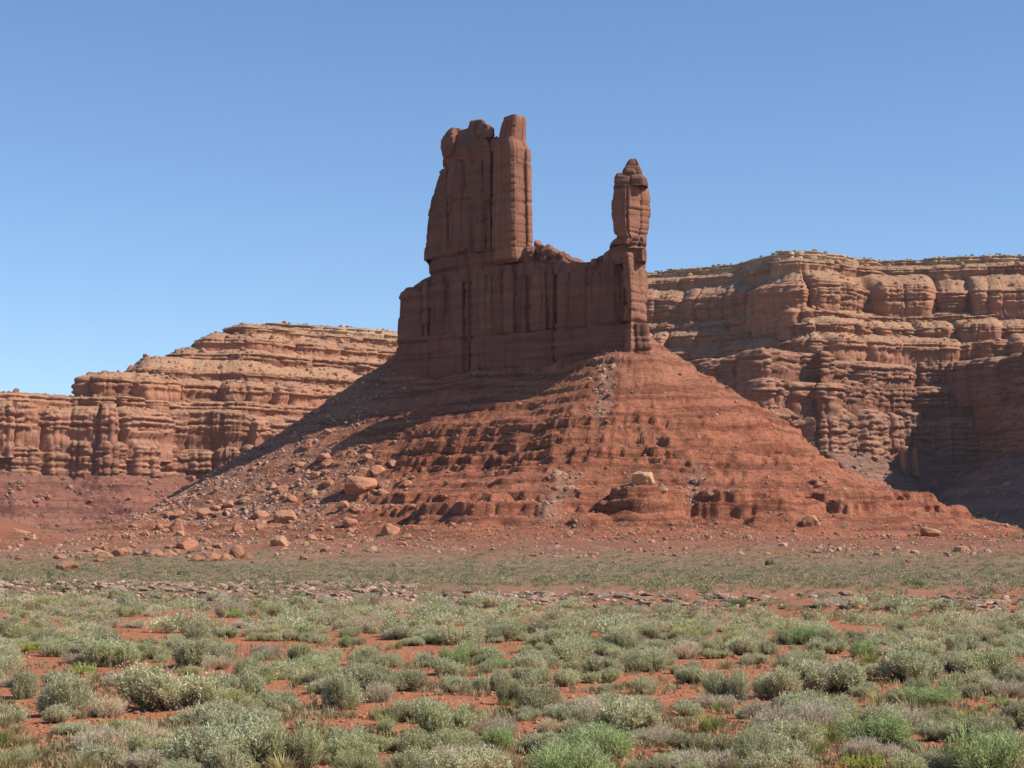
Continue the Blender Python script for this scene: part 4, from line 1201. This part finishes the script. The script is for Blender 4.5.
def is_bare(px, py):
    for a, b, c, d in BARE:
        if a < px < b and c < py < d: return True
    return False
tries = 0; fill = 0
def near_ok(x, y, r, f=.58):
    a = np.array([q[:3] for q in SHRUBS])
    return not bool(np.any((a[:, 0] - x) ** 2 + (a[:, 1] - y) ** 2 < (f * (a[:, 2] + r)) ** 2))
while tries < 14000 and fill < 980:
    tries += 1
    py = 594 + 184 * rng.random() ** 1.6
    px = rng.uniform(-30, 1054)
    y = CAM_Z * F_PX / (py - 545); x = WX(px, y)
    if py > 655 and rng.random() < .8: continue
    cl = float(perlin(x / 7, y / 9, 2.0, 701))
    if cl < -.20 or is_bare(px, py - 2): continue
    wd = float(np.clip(rng.lognormal(-.15, .33), .35, 1.55 if py < 700 else 1.1))
    if y > float(band_y(np.array(x), np.array(y))) + 3: continue
    if not near_ok(x, y, wd / 2): continue
    q = rng.random()
    style = 'sage' if q < .66 else 'green' if q < .76 else 'dry' if q < .95 else 'low'
    h = wd * rng.uniform(.33, .52)
    if style == 'low': wd *= .55; h = wd * .5
    SHRUBS.append([x, y, wd / 2, style, h, px, py]); fill += 1

SHRUBS.sort(key=lambda s: s[1])
HUES = dict(sage=[((1.0, 1.0, 1.0), "grey-green"), ((1.16, 1.12, 1.10), "pale silvery"), ((.80, .78, .74), "dark grey-green"), ((.98, 1.0, .88), "olive green")],
            green=[((1, 1, 1), "green"), ((.86, 1.02, .8), "bright green"), ((1.15, 1.08, .95), "yellowish green")],
            dry=[((1, 1, 1), "straw-coloured"), ((.84, .79, .82), "grey leafless"), ((1.1, 1.04, .95), "pale bleached")],
            low=[((1, 1, 1), "bright green"), ((1.15, 1.05, .8), "yellow-green")])
KINDW = dict(sage="sagebrush", green="brush", dry="dry bush", low="herb")
FAR_PLAIN = []
cnt = {}
LAB = []
for s in SHRUBS:
    st = s[3]
    hue, word = HUES[st][int(rng.choice(len(HUES[st]), p=[.5] + [.5 / (len(HUES[st]) - 1)] * (len(HUES[st]) - 1)))]
    cnt[st] = cnt.get(st, 0) + 1
    if cnt[st] > 300 or s[5] < -15 or s[5] > 1040 or s[1] > 78:
        FAR_PLAIN.append((s, hue)); continue
    name, cat, grp = NAMES[st]
    me, ms, H, wd = PROTO[st][int(rng.integers(0, len(PROTO[st])))]
    z = float(ground_h(np.array(s[0]), np.array(s[1])))
    rz = rng.uniform(0, 6.28)
    sc = (2 * s[2] / wd, 2 * s[2] / wd * rng.uniform(.8, 1.0), s[4] / H)
    if s[1] < 64 and st != 'low':
        r0 = link(name, None); r0.location = (s[0], s[1], z - .01); r0.rotation_euler = (0, 0, rz); r0.scale = sc
        f = link("foliage", me, r0); f.color = hue + (1,)
        b = link("stems", ms, r0); b.color = (1, 1, 1, 1)
    else:
        r0 = link(name, me); r0.location = (s[0], s[1], z - .01); r0.rotation_euler = (0, 0, rz); r0.scale = sc
        r0.color = hue + (1,)
    r0["category"] = cat; r0["group"] = grp
    row = "in nearest belt" if s[1] < 29 else "in second belt" if s[1] < 40 else "in middle belt" if s[1] < 58 else "in belt before rock bank"
    LAB.append((r0, word, KINDW[st], row, zone_word(s[5]), s[2], s[5]))
# each label singles one out: look, belt, landmark above it, then size or order within those
bins = {}
for l in LAB: bins.setdefault((l[1], l[2], l[3], l[4]), []).append(l)
ORD = ["first", "second", "third", "fourth", "fifth", "sixth", "seventh", "eighth", "ninth", "tenth", "eleventh", "twelfth"]
for (word, kw, row, zn), ls in bins.items():
    if len(ls) == 1: ls[0][0]["label"] = f"{word} {kw} {row}, {zn}"
    elif len(ls) == 2:
        a, b = sorted(ls, key=lambda l: l[5])
        a[0]["label"] = f"smaller {word} {kw} {row}, {zn}"; b[0]["label"] = f"larger {word} {kw} {row}, {zn}"
    else:
        for i, l in enumerate(sorted(ls, key=lambda l: l[6])):
            l[0]["label"] = f"{ORD[min(i, 11)]} {word} {kw} from left {row}, {zn}"

# the shrubs nobody could count one by one, beyond the individuals
def merge_plants(name, items, seed, sprigs, leaves, lw):
    r = np.random.default_rng(seed); P = Pool(); cache = {}
    for s, hue in items:
        key = (s[3], int(r.integers(0, 3)))
        if key not in cache: cache[key] = shrub_arrays(5000 + seed + 31 * key[1] + len(key[0]), key[0], sprigs, leaves, lw)
        lf, sm, H = cache[key]
        a = r.uniform(0, 6.28); ca, sa = math.cos(a), math.sin(a); k = 2 * s[2]; kz = s[4] / H
        z = s[7] if len(s) > 7 else float(ground_h(np.array(s[0]), np.array(s[1])))
        v = lf[0]
        P.add(np.stack([(v[:, 0] * ca - v[:, 1] * sa) * k + s[0], (v[:, 0] * sa + v[:, 1] * ca) * k + s[1], v[:, 2] * kz + z], 1), lf[1], None, lf[2] * np.array(hue))
    o = link(name, P.build(name, M_LEAF, False), kind='stuff'); o.color = (1, 1, 1, 1)
# the same brush goes on beyond both edges of the picture
n = 0
while n < 620:
    y = float(14 + 80 * rng.random() ** .8); sd = 1 if rng.random() < .5 else -1
    x = sd * (.272 * y + .3 + 17 * rng.random())
    if float(perlin(x / 7, y / 9, 2.0, 701)) < -.30: n += .2; continue
    wd = float(np.clip(rng.lognormal(-.15, .33), .35, 1.5)); q = rng.random()
    FAR_PLAIN.append(([x, y, wd / 2, 'sage' if q < .7 else 'green' if q < .8 else 'dry', wd * rng.uniform(.33, .52), 0, 0], (1, 1, 1))); n += 1
if FAR_PLAIN: merge_plants("far_shrubbery", FAR_PLAIN, 3, 130, 8, 2.0)

# low scrub on the flat behind the rock bank and on the red apron
N = 36000
yy = rng.uniform(0, 1, N) ** 1.1 * 400 + 74; xx = (rng.random(N) * 2 - 1) * .44 * yy
by = band_y(xx, yy)
dn = np.where(yy < by - 9, 0, np.where(yy < by + 24, .9, np.where(yy + 110 * fbm(xx / 45, yy / 45, 0 * xx, 3, 713) < 235, 1.0, np.where(yy < 330, .8, .6))))
dn = dn * np.clip(.8 + 1.0 * fbm(xx / 26, yy / 26, 0 * xx, 3, 711), .08, 1)
k = rng.random(N) < dn
xx, yy = xx[k], yy[k]; zz = ground_h(xx, yy)
ww = np.clip(rng.lognormal(-.62, .38, len(xx)), .2, 1.3)
items = []
for i in range(len(xx)):
    st = 'sage' if rng.random() < .62 else 'green' if rng.random() < .5 else 'dry'
    hue = (.80, .72, .68) if rng.random() < .75 else (.52, .54, .48)
    items.append(((xx[i], yy[i], ww[i] / 2, st, ww[i] * .36, 0, 0, zz[i] - .01), hue))
merge_plants("low_scrub", items, 5, 30, 4, 5.5)

# scrub dots on the cone
N = 1700
xx = rng.uniform(-150, 165, N); yy = rng.uniform(445, 600, N)
h, rub = cone_h(xx, yy); zz = ground_h(xx, yy) + h
k = rng.random(N) < np.where(h < 5, .75, .22)
items = [((xx[i], yy[i], rng.uniform(.3, .75), 'sage', rng.uniform(.4, .8), 0, 0, zz[i]), (.6, .66, .55) if rng.random() < .6 else (.9, .9, .85)) for i in np.nonzero(k)[0]]
merge_plants("slope_scrub", items, 7, 26, 5, 6.0)

# a few separate dark green bushes that stand out on the flat
for i, (px, py, w, h, lab) in enumerate([(918, 588, 13, 8, "dark green round bush alone on the flat below the shaded canyon"), (770, 566, 11, 8, "dark green bush on the red apron below the cone's far side"),
        (183, 577, 15, 8, "green spreading bush on the flat behind the rock bank"), (299, 601, 9, 11, "dark upright bush standing in the rock bank"), (740, 607, 24, 10, "dark green bush at the end of the rock bank, below the cone's far side")]):
    p = pick(px, py, 60, 420, ground_h)
    if not p: continue
    me, ms, H, wd = PROTO['green'][i % 5]
    w_ = size_m(w, p[1]); h_ = size_m(h, p[1])
    r0 = link("juniper_bush", me); r0.location = p; r0.scale = (w_ / wd, w_ / wd, h_ / H); r0.color = (.45, .55, .42, 1)
    r0["label"] = lab; r0["category"] = "bush"

# grass clumps and low herbs on the near soil
ng = 0
while ng < 170:
    py = rng.uniform(640, 775); px = rng.uniform(-20, 1044)
    y = CAM_Z * F_PX / (py - 545); x = WX(px, y)
    if float(perlin(x / 4, y / 4, 7.0, 721)) < -.05 and rng.random() < .8: continue
    o = link("grass_clump", GRASS[int(rng.integers(0, 5))]); s = rng.uniform(.25, .62)
    o.location = (x, y, float(ground_h(np.array(x), np.array(y)))); o.scale = (s * 1.3, s * 1.3, s * .8); o.rotation_euler = (0, 0, rng.uniform(0, 6.28))
    g = rng.random(); o.color = ((.8, .95, .6, 1) if g < .35 else (1, 1, 1, 1) if g < .75 else (1.15, 1.1, 1.0, 1))
    o["label"] = "tuft of dry grass on red soil " + ("in nearest belt, " if y < 29 else "in second belt, " if y < 40 else "in middle belt, ") + zone_word(px)
    o["category"] = "grass tuft"; o["group"] = "dry grass tufts on the red soil"
    ng += 1

# clods, pebbles and plant litter between the shrubs
N = 19000
py = 640 + 140 * rng.random(N) ** .8; px = rng.uniform(-330, 1350, N)
yy = CAM_Z * F_PX / (py - 545); xx = (px - 512) / F_PX * yy; zz = ground_h(xx, yy)
scatter_rocks("soil_gravel", np.stack([xx, yy, zz - .006], 1), np.clip(rng.lognormal(-3.9, .5, N), .008, .07), np.array([[.36, .14, .07]]) * rng.uniform(.7, 1.3, (N, 1)), .7, 13)
N = 14000
py = 625 + 150 * rng.random(N) ** .8; px = rng.uniform(-330, 1350, N)
yy = CAM_Z * F_PX / (py - 545); xx = (px - 512) / F_PX * yy
k = perlin(xx / 2.6, yy / 2.6, 0 * xx, 731) > -.05
xx, yy = xx[k], yy[k]; zz = ground_h(xx, yy)
P = Pool()
gv, gq, gt, gc = grass_arrays(99, 7, .09, .006, .05, [(.42, .33, .20), (.34, .26, .15), (.24, .22, .10)])
for i in range(len(xx)):
    a = rng.uniform(0, 6.28); ca, sa = math.cos(a), math.sin(a); s = rng.uniform(.6, 1.5)
    P.add(np.stack([(gv[:, 0] * ca - gv[:, 1] * sa) * s * 1.6 + xx[i], (gv[:, 0] * sa + gv[:, 1] * ca) * s * 1.6 + yy[i], gv[:, 2] * s + zz[i]], 1), gq, gt, gc)
o = link("short_grass", P.build("short_grass", M_LEAF, False), kind='stuff'); o.color = (1, 1, 1, 1)

# fallen blocks and dark brush on the mesa ledges
pts = []; sz = []; cl = []; brush = []
for V, c0 in LEDGE_TOPS:
    R, C = V.shape[:2]
    if V[..., 1].min() > 3000: continue
    for i in range(240):
        p = V[int(rng.random() ** 1.3 * (R - 1) * .8), int(rng.integers(0, C))]
        pts.append(p); sz.append(float(np.clip(rng.lognormal(.25, .5), .5, 4.0))); cl.append(c0 * rng.uniform(.8, 1.3))
    for i in range(150): brush.append((V[int(rng.random() * (R - 1) * .8), int(rng.integers(0, C))], rng.uniform(1.0, 2.4)))
for V, c0 in TALUS:
    R, C = V.shape[:2]
    if V[..., 1].min() > 3000: continue
    for i in range(2600):
        pts.append(V[int(rng.random() ** .8 * (R - 1)), int(rng.integers(0, C))]); sz.append(float(np.clip(rng.lognormal(-.1, .55), .4, 4.5))); cl.append((c0 * .6 + np.array([.12, .07, .05])) * rng.uniform(.7, 1.4))
    for i in range(900): brush.append((V[int(rng.random() * (R - 1)), int(rng.integers(0, C))], rng.uniform(.8, 1.9)))
scatter_rocks("mesa_rubble", pts, sz, cl, .75, 21)

# junipers along the mesa rims
P = Pool()
lf, sm, H = shrub_arrays(8001, 'green', 30, 6, 6.0)
for p, z_ in brush:
    P.add(lf[0] * np.array([z_ * 1.3, z_ * 1.3, z_ * .9]) + p, lf[1], None, lf[2] * np.array([.42, .44, .38]) * rng.uniform(.7, 1.3))
for V, n, size in SCRUB_SPOTS:
    R, C = V.shape[:2]
    for i in range(n):
        r_, c_ = int(rng.random() ** 1.6 * (R - 1)), int(rng.integers(0, C))
        p = V[r_, c_]; s = size * rng.uniform(.6, 1.5)
        P.add(lf[0] * np.array([s * 1.3, s * 1.3, s * 1.3]) + p - np.array([0, 0, .1]), lf[1], None, lf[2] * np.array([.40, .45, .38]) * rng.uniform(.8, 1.3))
o = link("rim_woods", P.build("rim_woods", M_LEAF, False), kind='stuff'); o.color = (1, 1, 1, 1)
